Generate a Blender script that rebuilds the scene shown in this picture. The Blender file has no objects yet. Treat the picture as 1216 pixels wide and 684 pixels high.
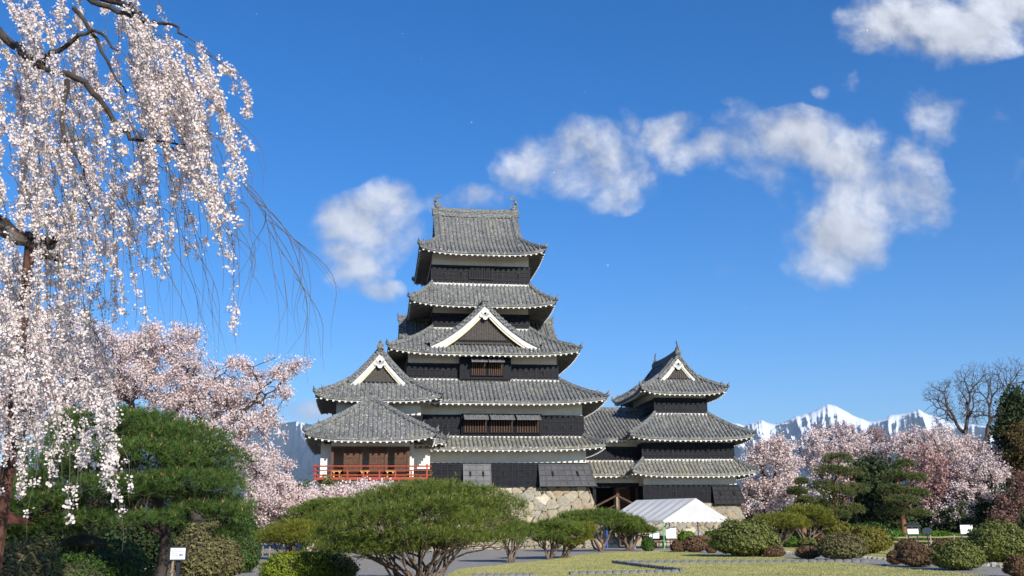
import bpy, math, random
import numpy as np
from mathutils import Vector, Matrix, noise as mnoise

# ------------------------------------------------------------------ camera
F_PX, CX, CY, HZ, EYE = 1150.0, 608.0, 342.0, 626.0, 1.6
PITCH = math.atan((HZ - CY) / F_PX); SP, CP = math.sin(PITCH), math.cos(PITCH)
ROLL = math.radians(0.5); CR, SR = math.cos(ROLL), math.sin(ROLL)
scene = bpy.context.scene
C = scene.collection
cam_d = bpy.data.cameras.new("camera"); cam = bpy.data.objects.new("camera", cam_d); C.objects.link(cam)
cam_d.sensor_width = 36; cam_d.lens = 36 * F_PX / 1216; cam_d.clip_start = 0.05; cam_d.clip_end = 90000
Rv, Uv, Fv = Vector((1, 0, 0)), Vector((0, -SP, CP)), Vector((0, CP, SP))
rx, ux = CR * Rv - SR * Uv, SR * Rv + CR * Uv
m = Matrix((rx, ux, -Fv)).transposed().to_4x4(); m.translation = Vector((0, 0, EYE)); cam.matrix_world = m
scene.camera = cam

# ------------------------------------------------------------------ light
SUN_EL, SUN_AZ = 25.0, 27.0        # elevation; degrees to the right of straight behind the camera
el, az = math.radians(SUN_EL), math.radians(SUN_AZ)
sdir = Vector((math.sin(az) * math.cos(el), -math.cos(az) * math.cos(el), math.sin(el)))
sun_d = bpy.data.lights.new("sun", 'SUN'); sun = bpy.data.objects.new("sun", sun_d); C.objects.link(sun)
sun_d.energy = 4.8; sun_d.angle = math.radians(0.5); sun_d.color = (1.0, 0.95, 0.87)
sun.rotation_euler = (-sdir).to_track_quat('-Z', 'Y').to_euler(); sun.location = (20, -20, 60)
scene.view_settings.view_transform = 'Standard'; scene.view_settings.look = 'None'
scene.view_settings.gamma = 1; scene.view_settings.exposure = 0.35
SKY_STRENGTH = 0.12

def ray(x, y):
    dx, dy = x - CX, CY - y
    u, v = (dx * CR + dy * SR) / F_PX, (-dx * SR + dy * CR) / F_PX
    return (u, CP - v * SP, SP + v * CP)
def at(x, y, Y):
    d = ray(x, y); t = Y / d[1]
    return Vector((d[0] * t, Y, EYE + d[2] * t))
def gp(x, y):
    d = ray(x, y); t = -EYE / d[2]
    return Vector((d[0] * t, d[1] * t, 0))

# world: sky + clouds
W = bpy.data.worlds.new("World"); scene.world = W; W.use_nodes = True
nt = W.node_tree; N = nt.nodes; L = nt.links; N.clear()
def mth(op, a, b=None, c=None, clamp=False):
    n = N.new('ShaderNodeMath'); n.operation = op; n.use_clamp = clamp
    for i, v in enumerate((a, b, c)):
        if v is None: continue
        if isinstance(v, (int, float)): n.inputs[i].default_value = v
        else: L.new(v, n.inputs[i])
    return n.outputs[0]
sky = N.new('ShaderNodeTexSky'); sky.sky_type = 'NISHITA'; sky.sun_disc = False
sky.sun_elevation = el; sky.sun_rotation = math.radians(180 - SUN_AZ)
sky.altitude = 600; sky.air_density = 1.0; sky.dust_density = 0.15; sky.ozone_density = 4.0
hs = N.new('ShaderNodeHueSaturation'); hs.inputs['Saturation'].default_value = 1.34; hs.inputs['Value'].default_value = 1.04; hs.inputs['Hue'].default_value = 0.509
L.new(sky.outputs[0], hs.inputs['Color'])
tc = N.new('ShaderNodeTexCoord'); sep = N.new('ShaderNodeSeparateXYZ'); L.new(tc.outputs['Generated'], sep.inputs[0])
yy = mth('MAXIMUM', sep.outputs[1], 0.02)
U_ = mth('DIVIDE', sep.outputs[0], yy); V_ = mth('DIVIDE', sep.outputs[2], yy)
comb = N.new('ShaderNodeCombineXYZ'); L.new(U_, comb.inputs[0]); L.new(V_, comb.inputs[1])
def noise(vec, scale, detail, rough=0.55, dist=0.0):
    n = N.new('ShaderNodeTexNoise'); n.inputs['Scale'].default_value = scale; n.inputs['Detail'].default_value = detail
    n.inputs['Roughness'].default_value = rough; n.inputs['Distortion'].default_value = dist
    L.new(vec, n.inputs['Vector']); return n
nz = noise(comb.outputs[0], 8.0, 6.0, 0.6)
off = N.new('ShaderNodeVectorMath'); off.operation = 'MULTIPLY_ADD'
L.new(nz.outputs['Color'], off.inputs[0]); off.inputs[1].default_value = (0.085, 0.065, 0); off.inputs[2].default_value = (-0.043, -0.033, 0)
wv = N.new('ShaderNodeVectorMath'); wv.operation = 'ADD'; L.new(comb.outputs[0], wv.inputs[0]); L.new(off.outputs[0], wv.inputs[1])
ws = N.new('ShaderNodeSeparateXYZ'); L.new(wv.outputs[0], ws.inputs[0])
blobs = [(438, 268, 62, 40, 1), (418, 308, 46, 32, 1), (468, 240, 34, 26, .9), (446, 340, 30, 16, .8),
         (556, 232, 50, 20, .62), (632, 196, 48, 30, .85), (700, 190, 74, 42, 1), (722, 225, 40, 26, .8), (745, 148, 22, 16, .5), (798, 158, 34, 24, .85),
         (850, 178, 60, 24, 1), (930, 165, 76, 40, 1.05), (900, 205, 40, 30, .8), (1005, 190, 60, 42, 1), (1000, 292, 66, 46, 1.25), (1040, 232, 74, 52, 1.1), (960, 250, 36, 22, .45),
         (1110, 138, 30, 32, .9), (1092, 190, 28, 26, .8), (1120, 30, 100, 42, 1.15), (1042, 42, 28, 24, .8), (1190, 0, 70, 40, 1.1), (1010, 95, 14, 12, .45),
         (1214, 200, 14, 16, .6), (865, 318, 16, 12, .5), (360, 488, 70, 14, .8), (735, 474, 40, 14, .7), (965, 100, 12, 8, .3), (870,120,14,8,.3), (1180, 135, 16, 10, .35)]
cov = None
for (bx, by, brx, bry, amp) in blobs:
    c0 = ray(bx, by); c1 = ray(bx + brx, by); c2 = ray(bx, by - bry)
    u0, v0 = c0[0] / c0[1], c0[2] / c0[1]
    ru = abs(c1[0] / c1[1] - u0) * 1.35; rv = abs(c2[2] / c2[1] - v0) * 1.35
    a = mth('MULTIPLY', mth('SUBTRACT', ws.outputs[0], u0), 1 / ru); b = mth('MULTIPLY', mth('SUBTRACT', ws.outputs[1], v0), 1 / rv)
    d2 = mth('ADD', mth('MULTIPLY', a, a), mth('MULTIPLY', b, b))
    g = mth('MULTIPLY', mth('SUBTRACT', 1.0, d2, clamp=True), amp)
    cov = g if cov is None else mth('MAXIMUM', cov, g)
fb = noise(comb.outputs[0], 10.0, 12.0, 0.58, 0.25)
fb2 = noise(comb.outputs[0], 34.0, 10.0, 0.62, 0.3)
tex = mth('ADD', mth('MULTIPLY', fb.outputs[0], 0.74), mth('MULTIPLY', fb2.outputs[0], 0.26))
den = mth('ADD', mth('MULTIPLY', cov, 1.15), mth('MULTIPLY', mth('SUBTRACT', tex, 0.53), 4.0))
den = mth('MULTIPLY', den, mth('MULTIPLY', cov, 6.0, clamp=True))
mr = N.new('ShaderNodeMapRange'); mr.interpolation_type = 'SMOOTHSTEP'; L.new(den, mr.inputs[0])
mr.inputs[1].default_value = 0.0; mr.inputs[2].default_value = 1.35; mr.inputs[3].default_value = 0; mr.inputs[4].default_value = 0.92
# relief: compare density with density shifted towards the sun
sh = N.new('ShaderNodeVectorMath'); sh.operation = 'ADD'; L.new(comb.outputs[0], sh.inputs[0]); sh.inputs[1].default_value = (0.012, 0.02, 0)
fb3 = noise(sh.outputs[0], 10.0, 12.0, 0.58, 0.25)
rel = mth('SUBTRACT', fb.outputs[0], fb3.outputs[0])
lum = mth('ADD', mth('MULTIPLY', rel, 1.3), mth('ADD', mth('MULTIPLY', mr.outputs[0], 0.16), 0.60), clamp=True)
ccol = N.new('ShaderNodeCombineColor'); L.new(mth('MULTIPLY', lum, 0.93), ccol.inputs[0]); L.new(mth('MULTIPLY', lum, 0.95), ccol.inputs[1]); L.new(mth('MULTIPLY', lum, 1.02), ccol.inputs[2])
bg1 = N.new('ShaderNodeBackground'); bg1.inputs[1].default_value = SKY_STRENGTH; L.new(hs.outputs[0], bg1.inputs[0])
bg2 = N.new('ShaderNodeBackground'); bg2.inputs[1].default_value = 0.86; L.new(ccol.outputs[0], bg2.inputs[0])
mx = N.new('ShaderNodeMixShader'); L.new(mr.outputs[0], mx.inputs[0]); L.new(bg1.outputs[0], mx.inputs[1]); L.new(bg2.outputs[0], mx.inputs[2])
out = N.new('ShaderNodeOutputWorld'); L.new(mx.outputs[0], out.inputs[0])

# ------------------------------------------------------------------ materials
def mat(name, col, rough=0.8, var=None, vscale=3.0, detail=5.0, bump=0.0, bscale=20.0, tint=None, spec=0.3, transl=0.0, stretch=None, metal=0.0, extra=None):
    """col base colour; var second colour mixed by noise; tint third colour mixed by the per-card attribute 'tint'"""
    M = bpy.data.materials.new(name); M.use_nodes = True
    t = M.node_tree; b = t.nodes['Principled BSDF']
    b.inputs['Roughness'].default_value = rough; b.inputs['Specular IOR Level'].default_value = spec; b.inputs['Metallic'].default_value = metal
    rgb = t.nodes.new('ShaderNodeRGB'); rgb.outputs[0].default_value = (*col, 1); cur = rgb.outputs[0]
    co = t.nodes.new('ShaderNodeTexCoord'); vec = co.outputs['Object']
    if stretch:
        mp = t.nodes.new('ShaderNodeMapping'); mp.inputs['Scale'].default_value = stretch; t.links.new(vec, mp.inputs[0]); vec = mp.outputs[0]
    def mix(a, bcol, fac):
        n = t.nodes.new('ShaderNodeMix'); n.data_type = 'RGBA'
        t.links.new(a, n.inputs['A'])
        if isinstance(bcol, tuple): n.inputs['B'].default_value = (*bcol, 1)
        else: t.links.new(bcol, n.inputs['B'])
        t.links.new(fac, n.inputs[0]); return n.outputs['Result']
    def nz(scale, det, lo, hi, ro=0.6):
        n = t.nodes.new('ShaderNodeTexNoise'); n.inputs['Scale'].default_value = scale; n.inputs['Detail'].default_value = det
        n.inputs['Roughness'].default_value = ro
        t.links.new(vec, n.inputs['Vector'])
        r = t.nodes.new('ShaderNodeMapRange'); r.inputs[1].default_value = lo; r.inputs[2].default_value = hi; t.links.new(n.outputs[0], r.inputs[0]); return r.outputs[0]
    if var: cur = mix(cur, var, nz(vscale, detail, 0.35, 0.65))
    if extra:
        for (c2, sc, det, lo, hi) in extra: cur = mix(cur, c2, nz(sc, det, lo, hi))
    if tint:
        a = t.nodes.new('ShaderNodeAttribute'); a.attribute_name = 'tint'; cur = mix(cur, tint, a.outputs['Fac'])
    t.links.new(cur, b.inputs['Base Color'])
    if bump:
        n = t.nodes.new('ShaderNodeTexNoise'); n.inputs['Scale'].default_value = bscale; n.inputs['Detail'].default_value = 5
        t.links.new(vec, n.inputs['Vector'])
        bp = t.nodes.new('ShaderNodeBump'); bp.inputs['Strength'].default_value = bump; bp.inputs['Distance'].default_value = 0.05
        t.links.new(n.outputs[0], bp.inputs['Height']); t.links.new(bp.outputs[0], b.inputs['Normal'])
    if transl:
        tr = t.nodes.new('ShaderNodeBsdfTranslucent'); t.links.new(cur, tr.inputs[0])
        ms = t.nodes.new('ShaderNodeMixShader'); ms.inputs[0].default_value = transl
        t.links.new(b.outputs[0], ms.inputs[1]); t.links.new(tr.outputs[0], ms.inputs[2])
        t.links.new(ms.outputs[0], t.nodes['Material Output'].inputs[0])
    return M

M_TILE = mat('roof_tile', (0.115, 0.115, 0.112), 0.8, (0.21, 0.21, 0.20), 2.2, 6, 0.6, 14, spec=0.15,
             extra=[((0.055, 0.055, 0.058), 7.0, 4, 0.56, 0.66), ((0.55, 0.53, 0.44), 6.5, 3, 0.58, 0.66), ((0.25, 0.24, 0.17), 0.6, 4, 0.55, 0.8), ((0.06, 0.06, 0.062), 0.45, 6, 0.55, 0.85), ((0.045, 0.045, 0.047), 22, 2, 0.60, 0.72)])
M_TILE_LOW = mat('lichen_roof_tile', (0.135, 0.13, 0.118), 0.8, (0.25, 0.24, 0.205), 2.2, 6, 0.6, 14, spec=0.15,
             extra=[((0.06, 0.06, 0.06), 7.0, 4, 0.56, 0.66), ((0.56, 0.52, 0.38), 6.0, 3, 0.56, 0.66), ((0.24, 0.225, 0.165), 0.6, 4, 0.5, 0.75)])
M_RIDGE = mat('ridge_tile', (0.12, 0.12, 0.12), 0.7, (0.27, 0.27, 0.25), 6, 5, 0.6, 18, extra=[((0.04, 0.04, 0.043), 9, 3, 0.5, 0.62)])
M_PLASTER = mat('plaster', (0.80, 0.745, 0.65), 0.9, (0.70, 0.645, 0.56), 0.8, 6, 0.1, 12, spec=0.1, extra=[((0.48, 0.44, 0.375), 2.5, 5, 0.60, 0.85)])
M_WHITE = mat('white_lime_trim', (0.78, 0.76, 0.71), 0.9, (0.58, 0.565, 0.52), 3, 4, spec=0.1)
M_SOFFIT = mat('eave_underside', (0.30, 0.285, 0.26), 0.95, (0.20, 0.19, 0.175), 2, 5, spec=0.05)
M_CREAM = mat('cream_lime', (0.70, 0.62, 0.44), 0.9, (0.60, 0.52, 0.37), 3, 4, spec=0.1)
M_BLACK = mat('black_lacquered_board', (0.006, 0.007, 0.010), 0.5, (0.013, 0.013, 0.017), 4, 4, 0.2, 25, spec=0.10)
M_BATTEN = mat('board_batten', (0.013, 0.013, 0.017), 0.5, (0.024, 0.024, 0.029), 5, 4, spec=0.12)
M_GREY = mat('weathered_grey_board', (0.14, 0.14, 0.145), 0.6, (0.20, 0.20, 0.205), 2, 5, 0.25, 25)
M_GREY2 = mat('grey_bay_board', (0.10, 0.10, 0.103), 0.6, (0.14, 0.14, 0.145), 2, 5, 0.25, 25)
M_GREY3 = mat('dark_bay_board', (0.048, 0.048, 0.052), 0.6, (0.075, 0.075, 0.08), 2, 5, 0.25, 25)
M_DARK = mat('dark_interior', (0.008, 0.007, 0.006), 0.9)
M_BROWN = mat('brown_timber', (0.13, 0.062, 0.035), 0.7, (0.07, 0.035, 0.02), 6, 4, 0.2, 20)
M_PROP = mat('prop_timber', (0.06, 0.025, 0.015), 0.8, (0.11, 0.05, 0.03), 6, 4, 0.2, 20)
M_LATTICE = mat('gable_lattice', (0.095, 0.082, 0.07), 0.8, (0.05, 0.044, 0.038), 8, 3)
M_RED = mat('vermilion_lacquer', (0.36, 0.055, 0.022), 0.5, (0.28, 0.042, 0.018), 3, 3)
M_OCHRE = mat('gold_step', (0.65, 0.42, 0.12), 0.6)
M_COPPER = mat('green_copper', (0.20, 0.33, 0.25), 0.7)
def stone_mat():
    M = bpy.data.materials.new('castle_stone'); M.use_nodes = True; t = M.node_tree; b = t.nodes['Principled BSDF']
    b.inputs['Roughness'].default_value = 0.9; b.inputs['Specular IOR Level'].default_value = 0.15
    a = t.nodes.new('ShaderNodeAttribute'); a.attribute_name = 'tint'
    cr = t.nodes.new('ShaderNodeValToRGB'); e = cr.color_ramp.elements
    cols = [(0, (.03, .026, .02)), (.08, (.18, .155, .11)), (.25, (.31, .265, .18)), (.42, (.38, .325, .225)), (.6, (.28, .26, .21)), (.76, (.34, .245, .145)), (1, (.54, .48, .36))]
    e[0].position = 0; e[0].color = (*cols[0][1], 1); e[1].position = 1; e[1].color = (*cols[-1][1], 1)
    for p_, c_ in cols[1:-1]:
        x = e.new(p_); x.color = (*c_, 1)
    t.links.new(a.outputs['Fac'], cr.inputs[0])
    co = t.nodes.new('ShaderNodeTexCoord'); n = t.nodes.new('ShaderNodeTexNoise'); n.inputs['Scale'].default_value = 5; n.inputs['Detail'].default_value = 6
    t.links.new(co.outputs['Object'], n.inputs['Vector'])
    mr = t.nodes.new('ShaderNodeMapRange'); mr.inputs[1].default_value = .3; mr.inputs[2].default_value = .7; mr.inputs[3].default_value = .72; mr.inputs[4].default_value = 1.15; t.links.new(n.outputs[0], mr.inputs[0])
    vm = t.nodes.new('ShaderNodeVectorMath'); vm.operation = 'SCALE'; t.links.new(cr.outputs[0], vm.inputs[0]); t.links.new(mr.outputs[0], vm.inputs['Scale'])
    t.links.new(vm.outputs[0], b.inputs['Base Color'])
    bp = t.nodes.new('ShaderNodeBump'); bp.inputs['Strength'].default_value = .6; bp.inputs['Distance'].default_value = .06; t.links.new(n.outputs[0], bp.inputs['Height']); t.links.new(bp.outputs[0], b.inputs['Normal'])
    return M
M_STONE = stone_mat()
M_BARK = mat('bark', (0.10, 0.078, 0.06), 0.9, (0.20, 0.16, 0.125), 3, 5, 0.6, 12)
M_BARKD = mat('dark_cherry_bark', (0.032, 0.024, 0.02), 0.9, (0.075, 0.06, 0.05), 5, 5, 0.5, 20)
M_PINEBARK = mat('pine_bark', (0.22, 0.165, 0.12), 0.9, (0.10, 0.07, 0.05), 4, 5, 0.6, 15)
M_REDPINE = mat('red_pine_bark', (0.26, 0.125, 0.06), 0.9, (0.14, 0.075, 0.045), 3, 5, 0.5, 12)
M_TWIG = mat('twig', (0.12, 0.10, 0.075), 0.85)
M_GTWIG = mat('bare_branch', (0.10, 0.075, 0.06), 0.9)
M_BLOSS = mat('blossom_weeping', (0.90, 0.83, 0.77), 0.8, tint=(0.80, 0.66, 0.62), transl=0.3, spec=0.1)
M_BLOSS2 = mat('blossom_pale', (0.86, 0.76, 0.71), 0.8, tint=(0.68, 0.52, 0.49), transl=0.3, spec=0.1)
M_BLOSS3 = mat('blossom_pink', (0.62, 0.42, 0.38), 0.8, tint=(0.38, 0.21, 0.18), transl=0.25, spec=0.1)
M_REDLEAF = mat('young_red_leaf', (0.17, 0.075, 0.05), 0.7, tint=(0.30, 0.19, 0.15), transl=0.3)
M_NEEDLE = mat('pine_needle', (0.155, 0.20, 0.028), 0.55, tint=(0.04, 0.075, 0.014), transl=0.18, spec=0.3)
M_NEEDLEY = mat('yellowish_pine_needle', (0.21, 0.21, 0.022), 0.55, tint=(0.085, 0.11, 0.016), transl=0.2, spec=0.3)
M_NEEDLER = mat('red_pine_needle', (0.13, 0.155, 0.04), 0.55, tint=(0.04, 0.06, 0.018), transl=0.15, spec=0.3)
M_NEEDLED = mat('deep_pine_needle', (0.09, 0.15, 0.026), 0.55, tint=(0.022, 0.05, 0.011), transl=0.15, spec=0.3)
M_CANDLE = mat('pine_candle', (0.36, 0.19, 0.08), 0.7)
M_CEDAR = mat('dark_conifer_leaf', (0.022, 0.045, 0.014), 0.7, tint=(0.045, 0.06, 0.016), transl=0.1)
M_BRUSH = mat('ochre_leaf', (0.17, 0.105, 0.03), 0.7, tint=(0.10, 0.075, 0.025), transl=0.2)
M_INNER = mat('shade_core', (0.045, 0.038, 0.022), 0.95, (0.08, 0.065, 0.04), 9, 4)  # twig-brown core colour, dark so gaps between the leaves read as shade
M_OLIVE = mat('olive_leaf', (0.19, 0.205, 0.045), 0.6, tint=(0.08, 0.095, 0.02), transl=0.2)
M_LIME = mat('lime_leaf', (0.26, 0.31, 0.02), 0.55, tint=(0.13, 0.18, 0.015), transl=0.25)
M_GREENL = mat('green_leaf', (0.07, 0.13, 0.018), 0.55, tint=(0.03, 0.06, 0.012), transl=0.2)
M_BRIGHT = mat('bright_green_leaf', (0.12, 0.24, 0.015), 0.55, tint=(0.07, 0.14, 0.012), transl=0.2)
M_ORANGEL = mat('orange_tipped_leaf', (0.21, 0.17, 0.02), 0.55, tint=(0.11, 0.12, 0.018), transl=0.2)
M_RUST = mat('rust_leaf', (0.18, 0.095, 0.048), 0.7, tint=(0.085, 0.06, 0.026), transl=0.15)
M_BUD = mat('budding_leaf', (0.21, 0.20, 0.07), 0.7, tint=(0.09, 0.07, 0.035), transl=0.2)
M_LAWN = mat('lawn_grass', (0.38, 0.345, 0.14), 0.95, (0.48, 0.41, 0.21), 0.35, 8, 0.6, 30, spec=0.05, extra=[((0.28, 0.28, 0.09), 1.3, 6, 0.5, 0.72)])
M_BLADE = mat('grass_blade', (0.44, 0.40, 0.17), 0.9, tint=(0.29, 0.31, 0.10), transl=0.2, spec=0.1)
M_GRAVEL = mat('gravel', (0.40, 0.37, 0.315), 0.95, (0.28, 0.255, 0.215), 14, 4, 0.6, 60, spec=0.05, extra=[((0.36, 0.34, 0.31), 1.2, 5, 0.5, 0.7)])
M_EARTH = mat('earth', (0.20, 0.165, 0.12), 0.95, (0.13, 0.10, 0.07), 2, 6, 0.5, 30, spec=0.05)
M_EDGE = mat('edging_tile', (0.09, 0.092, 0.10), 0.7, (0.20, 0.20, 0.205), 5, 4, 0.3, 20)
M_KERB = mat('kerb_pebble', (0.42, 0.38, 0.32), 0.9, (0.25, 0.22, 0.19), 3, 4, 0.4, 20)
M_LOG = mat('fence_log', (0.36, 0.27, 0.18), 0.85, (0.22, 0.17, 0.12), 5, 4)
M_SIGNW = mat('sign_white', (0.82, 0.82, 0.80), 0.5)
M_SIGND = mat('sign_dark', (0.03, 0.032, 0.04), 0.4)
M_BLUE = mat('blue_paint', (0.03, 0.13, 0.55), 0.4)
M_GREENP = mat('green_paint', (0.05, 0.50, 0.16), 0.4)
M_STEEL = mat('steel_tube', (0.55, 0.56, 0.58), 0.35, metal=0.4)
M_TENT = mat('tent_canvas', (0.66, 0.65, 0.63), 0.7, (0.60, 0.59, 0.57), 1.0, 3, transl=0.18, spec=0.2)
M_INK = mat('print_ink', (0.05, 0.05, 0.06), 0.6)
M_OLDSTONE = mat('lantern_stone', (0.085, 0.075, 0.05), 0.95, (0.045, 0.045, 0.03), 5, 5, 0.5, 20)  # stone colour lowered to paint the deep shade under the pine
M_REDROOF = mat('painted_metal_roof', (0.20, 0.07, 0.05), 0.45, (0.15, 0.055, 0.045), 1.2, 4)

# ------------------------------------------------------------------ mesh helpers
def finish(name, me, mats, parent):
    for mm in (mats if isinstance(mats, (list, tuple)) else [mats]): me.materials.append(mm)
    o = bpy.data.objects.new(name, me); C.objects.link(o)
    if parent is not None: o.parent = parent
    return o
def tag(o, label=None, cat=None, group=None, kind=None):
    if label: o['label'] = label
    if cat: o['category'] = cat
    if group: o['group'] = group
    if kind: o['kind'] = kind
    return o
def empty(name, loc, label, cat, group=None, rz=0.0):
    o = bpy.data.objects.new(name, None); C.objects.link(o); o.location = loc; o.rotation_euler = (0, 0, rz); o.empty_display_size = 0.3
    return tag(o, label, cat, group)
class MB:
    def __init__(s, T=None): s.v, s.f, s.T = [], [], T
    def add(s, vs, fs):
        k = len(s.v)
        s.v.extend((s.T(*p) if s.T else tuple(p)) for p in vs); s.f.extend(tuple(k + i for i in f) for f in fs)
    def box(s, x0, x1, y0, y1, z0, z1):
        s.add([(x0, y0, z0), (x1, y0, z0), (x1, y1, z0), (x0, y1, z0), (x0, y0, z1), (x1, y0, z1), (x1, y1, z1), (x0, y1, z1)],
              [(0, 3, 2, 1), (4, 5, 6, 7), (0, 1, 5, 4), (1, 2, 6, 5), (2, 3, 7, 6), (3, 0, 4, 7)])
    def hexa(s, p): s.add(p, [(0, 3, 2, 1), (4, 5, 6, 7), (0, 1, 5, 4), (1, 2, 6, 5), (2, 3, 7, 6), (3, 0, 4, 7)])
    def tube(s, pts, rad, n=6, cap=True, sq=1.0):
        pts = [Vector(p) for p in pts]; R = rad if isinstance(rad, (list, tuple)) else [rad] * len(pts); vs = []
        for i, p in enumerate(pts):
            d = (pts[min(i + 1, len(pts) - 1)] - pts[max(i - 1, 0)])
            if d.length < 1e-9: d = Vector((0, 0, 1))
            d.normalize(); a = d.cross(Vector((0, 0, 1)))
            if a.length < 1e-3: a = Vector((1, 0, 0))
            a.normalize(); b = a.cross(d)
            for k in range(n):
                t = 2 * math.pi * (k + .5) / n; vs.append(p + (a * math.cos(t) + b * math.sin(t) * sq) * R[i])
        fs = [(i * n + k, i * n + (k + 1) % n, (i + 1) * n + (k + 1) % n, (i + 1) * n + k) for i in range(len(pts) - 1) for k in range(n)]
        if cap: fs += [tuple(range(n))[::-1], tuple((len(pts) - 1) * n + k for k in range(n))]
        s.add(vs, fs)
    def loft(s, rings, closed=True, caps=True):
        n = len(rings[0]); vs = [p for r in rings for p in r]; m_ = n if closed else n - 1
        fs = [(i * n + k, i * n + (k + 1) % n, (i + 1) * n + (k + 1) % n, (i + 1) * n + k) for i in range(len(rings) - 1) for k in range(m_)]
        if caps and closed: fs += [tuple(range(n))[::-1], tuple((len(rings) - 1) * n + k for k in range(n))]
        s.add(vs, fs)
    def build(s, name, mats, parent=None, smooth=False):
        me = bpy.data.meshes.new(name); me.from_pydata([tuple(p) for p in s.v], [], s.f); me.update()
        if smooth: me.shade_smooth()
        return finish(name, me, mats, parent)

def np_mesh(name, V, nper, mats, parent, tint=None):
    """V (n*nper,3): independent polygons of nper corners"""
    V = np.ascontiguousarray(V, dtype=np.float32).reshape(-1, 3); n = len(V) // nper
    me = bpy.data.meshes.new(name); me.vertices.add(len(V)); me.vertices.foreach_set('co', V.ravel())
    me.loops.add(len(V)); me.loops.foreach_set('vertex_index', np.arange(len(V), dtype=np.int32))
    me.polygons.add(n); me.polygons.foreach_set('loop_start', np.arange(0, len(V), nper, dtype=np.int32))
    me.update(calc_edges=True)
    if tint is not None:
        a = me.attributes.new('tint', 'FLOAT', 'POINT'); a.data.foreach_set('value', np.repeat(tint, nper).astype(np.float32))
    return finish(name, me, mats, parent)
def unit(v): return v / np.maximum(np.linalg.norm(v, axis=-1, keepdims=True), 1e-9)
def card_verts(rng, P, size, nrm=None, aspect=0.6, spread=0.6):
    n = len(P); r = unit(rng.normal(size=(n, 3)))
    if nrm is not None: r = unit(nrm + spread * r)
    a = unit(np.cross(r, rng.normal(size=(n, 3)))); b = np.cross(r, a)
    s = (np.ones(n) * size if np.isscalar(size) else size)[:, None]
    return np.stack([P - a * s, P - b * s * aspect, P + a * s, P + b * s * aspect], 1).reshape(-1, 3)
def flower_verts(rng, P, size):
    """five-cornered cups"""
    n = len(P); r = unit(rng.normal(size=(n, 3))); a = unit(np.cross(r, rng.normal(size=(n, 3)))); b = np.cross(r, a)
    out = []
    for k in range(5):
        t = 2 * math.pi * k / 5; out.append(P + (a * math.cos(t) + b * math.sin(t)) * size[:, None] + r * size[:, None] * 0.25 * ((k % 2)))
    return np.stack(out, 1).reshape(-1, 3)
def needle_verts(rng, P, axis, n, length, width, splay=0.8):
    m_ = len(P); ax = np.repeat(axis, n, 0); p = np.repeat(P, n, 0)
    d = unit(ax + splay * rng.normal(size=(m_ * n, 3))); w = unit(np.cross(d, rng.normal(size=(m_ * n, 3)))) * width
    l = length * rng.uniform(.7, 1.15, (m_ * n, 1))
    return np.stack([p - w, p + w, p + d * l], 1).reshape(-1, 3)
def seg_mesh(name, S, n, mats, parent):
    """S: list of (p0,p1,r0,r1) -> one mesh of tapered prisms"""
    A = np.array([[*s[0], *s[1], s[2], s[3]] for s in S], dtype=float); p0, p1, r0, r1 = A[:, :3], A[:, 3:6], A[:, 6], A[:, 7]
    d = unit(p1 - p0); h = np.where(np.abs(d[:, 2:3]) > .9, np.array([[1., 0, 0]]), np.array([[0, 0, 1.]])); a = unit(np.cross(d, h)); b = np.cross(d, a)
    p1 = p1 + d * r1[:, None] * .5
    vs = []
    for (p, r) in ((p0, r0), (p1, r1)):
        for k in range(n):
            t = 2 * math.pi * k / n; vs.append(p + (a * math.cos(t) + b * math.sin(t)) * r[:, None])
    V = np.stack(vs, 1).reshape(-1, 3); m_ = len(A)
    me = bpy.data.meshes.new(name); me.vertices.add(len(V)); me.vertices.foreach_set('co', V.astype(np.float32).ravel())
    base = (np.arange(m_) * 2 * n)[:, None, None]; q = np.array([[k, (k + 1) % n, n + (k + 1) % n, n + k] for k in range(n)])[None]
    idx = (base + q).astype(np.int32).ravel()
    me.loops.add(len(idx)); me.loops.foreach_set('vertex_index', idx); me.polygons.add(m_ * n); me.polygons.foreach_set('loop_start', np.arange(0, len(idx), 4, dtype=np.int32))
    me.update(calc_edges=True); me.shade_smooth()
    return finish(name, me, mats, parent)

# ------------------------------------------------------------------ ground
def sheet(name, pts, z, m_, kind='structure', parent=None):
    me = bpy.data.meshes.new(name); me.from_pydata([(p[0], p[1], z) for p in pts], [], [tuple(range(len(pts)))]); me.update()
    o = finish(name, me, m_, parent); o['kind'] = kind; return o
R0 = 40000
sheet('ground', [(-R0, -3000), (R0, -3000), (R0, R0), (-R0, R0)], -0.012, M_EARTH)
plaza = [gp(560, 690), (-30, 20, 0), (-60, 30, 0), (-70, 130, 0), (60, 130, 0), (60, 60, 0), (60, 20, 0), (10, 20, 0)]
sheet('gravel_path', plaza, -0.004, M_GRAVEL)
lawn_px = [(522, 688), (545, 676), (600, 670.5), (650, 665.5), (690, 659), (730, 656), (790, 654), (850, 658.5), (905, 660), (960, 664.5), (1040, 672), (1100, 677), (1160, 682.5)]
lp = [gp(*q) for q in lawn_px]
lp = [Vector((-1.6, 6, 0)), Vector((-2.4, 20, 0))] + lp + [Vector((14.5, 28, 0)), Vector((13, 6, 0))]
sheet('lawn', lp, 0.004, M_LAWN)
l2 = [gp(*q) for q in [(905, 655.5), (960, 659), (1050, 664), (1120, 668.5), (1175, 672.5), (1240, 677)]] + [Vector((60, 40, 0)), Vector((60, 75, 0)), Vector((36, 84, 0)), Vector((22, 84, 0)), Vector((19, 74, 0))]
sheet('lawn', l2, 0.004, M_LAWN)
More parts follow.
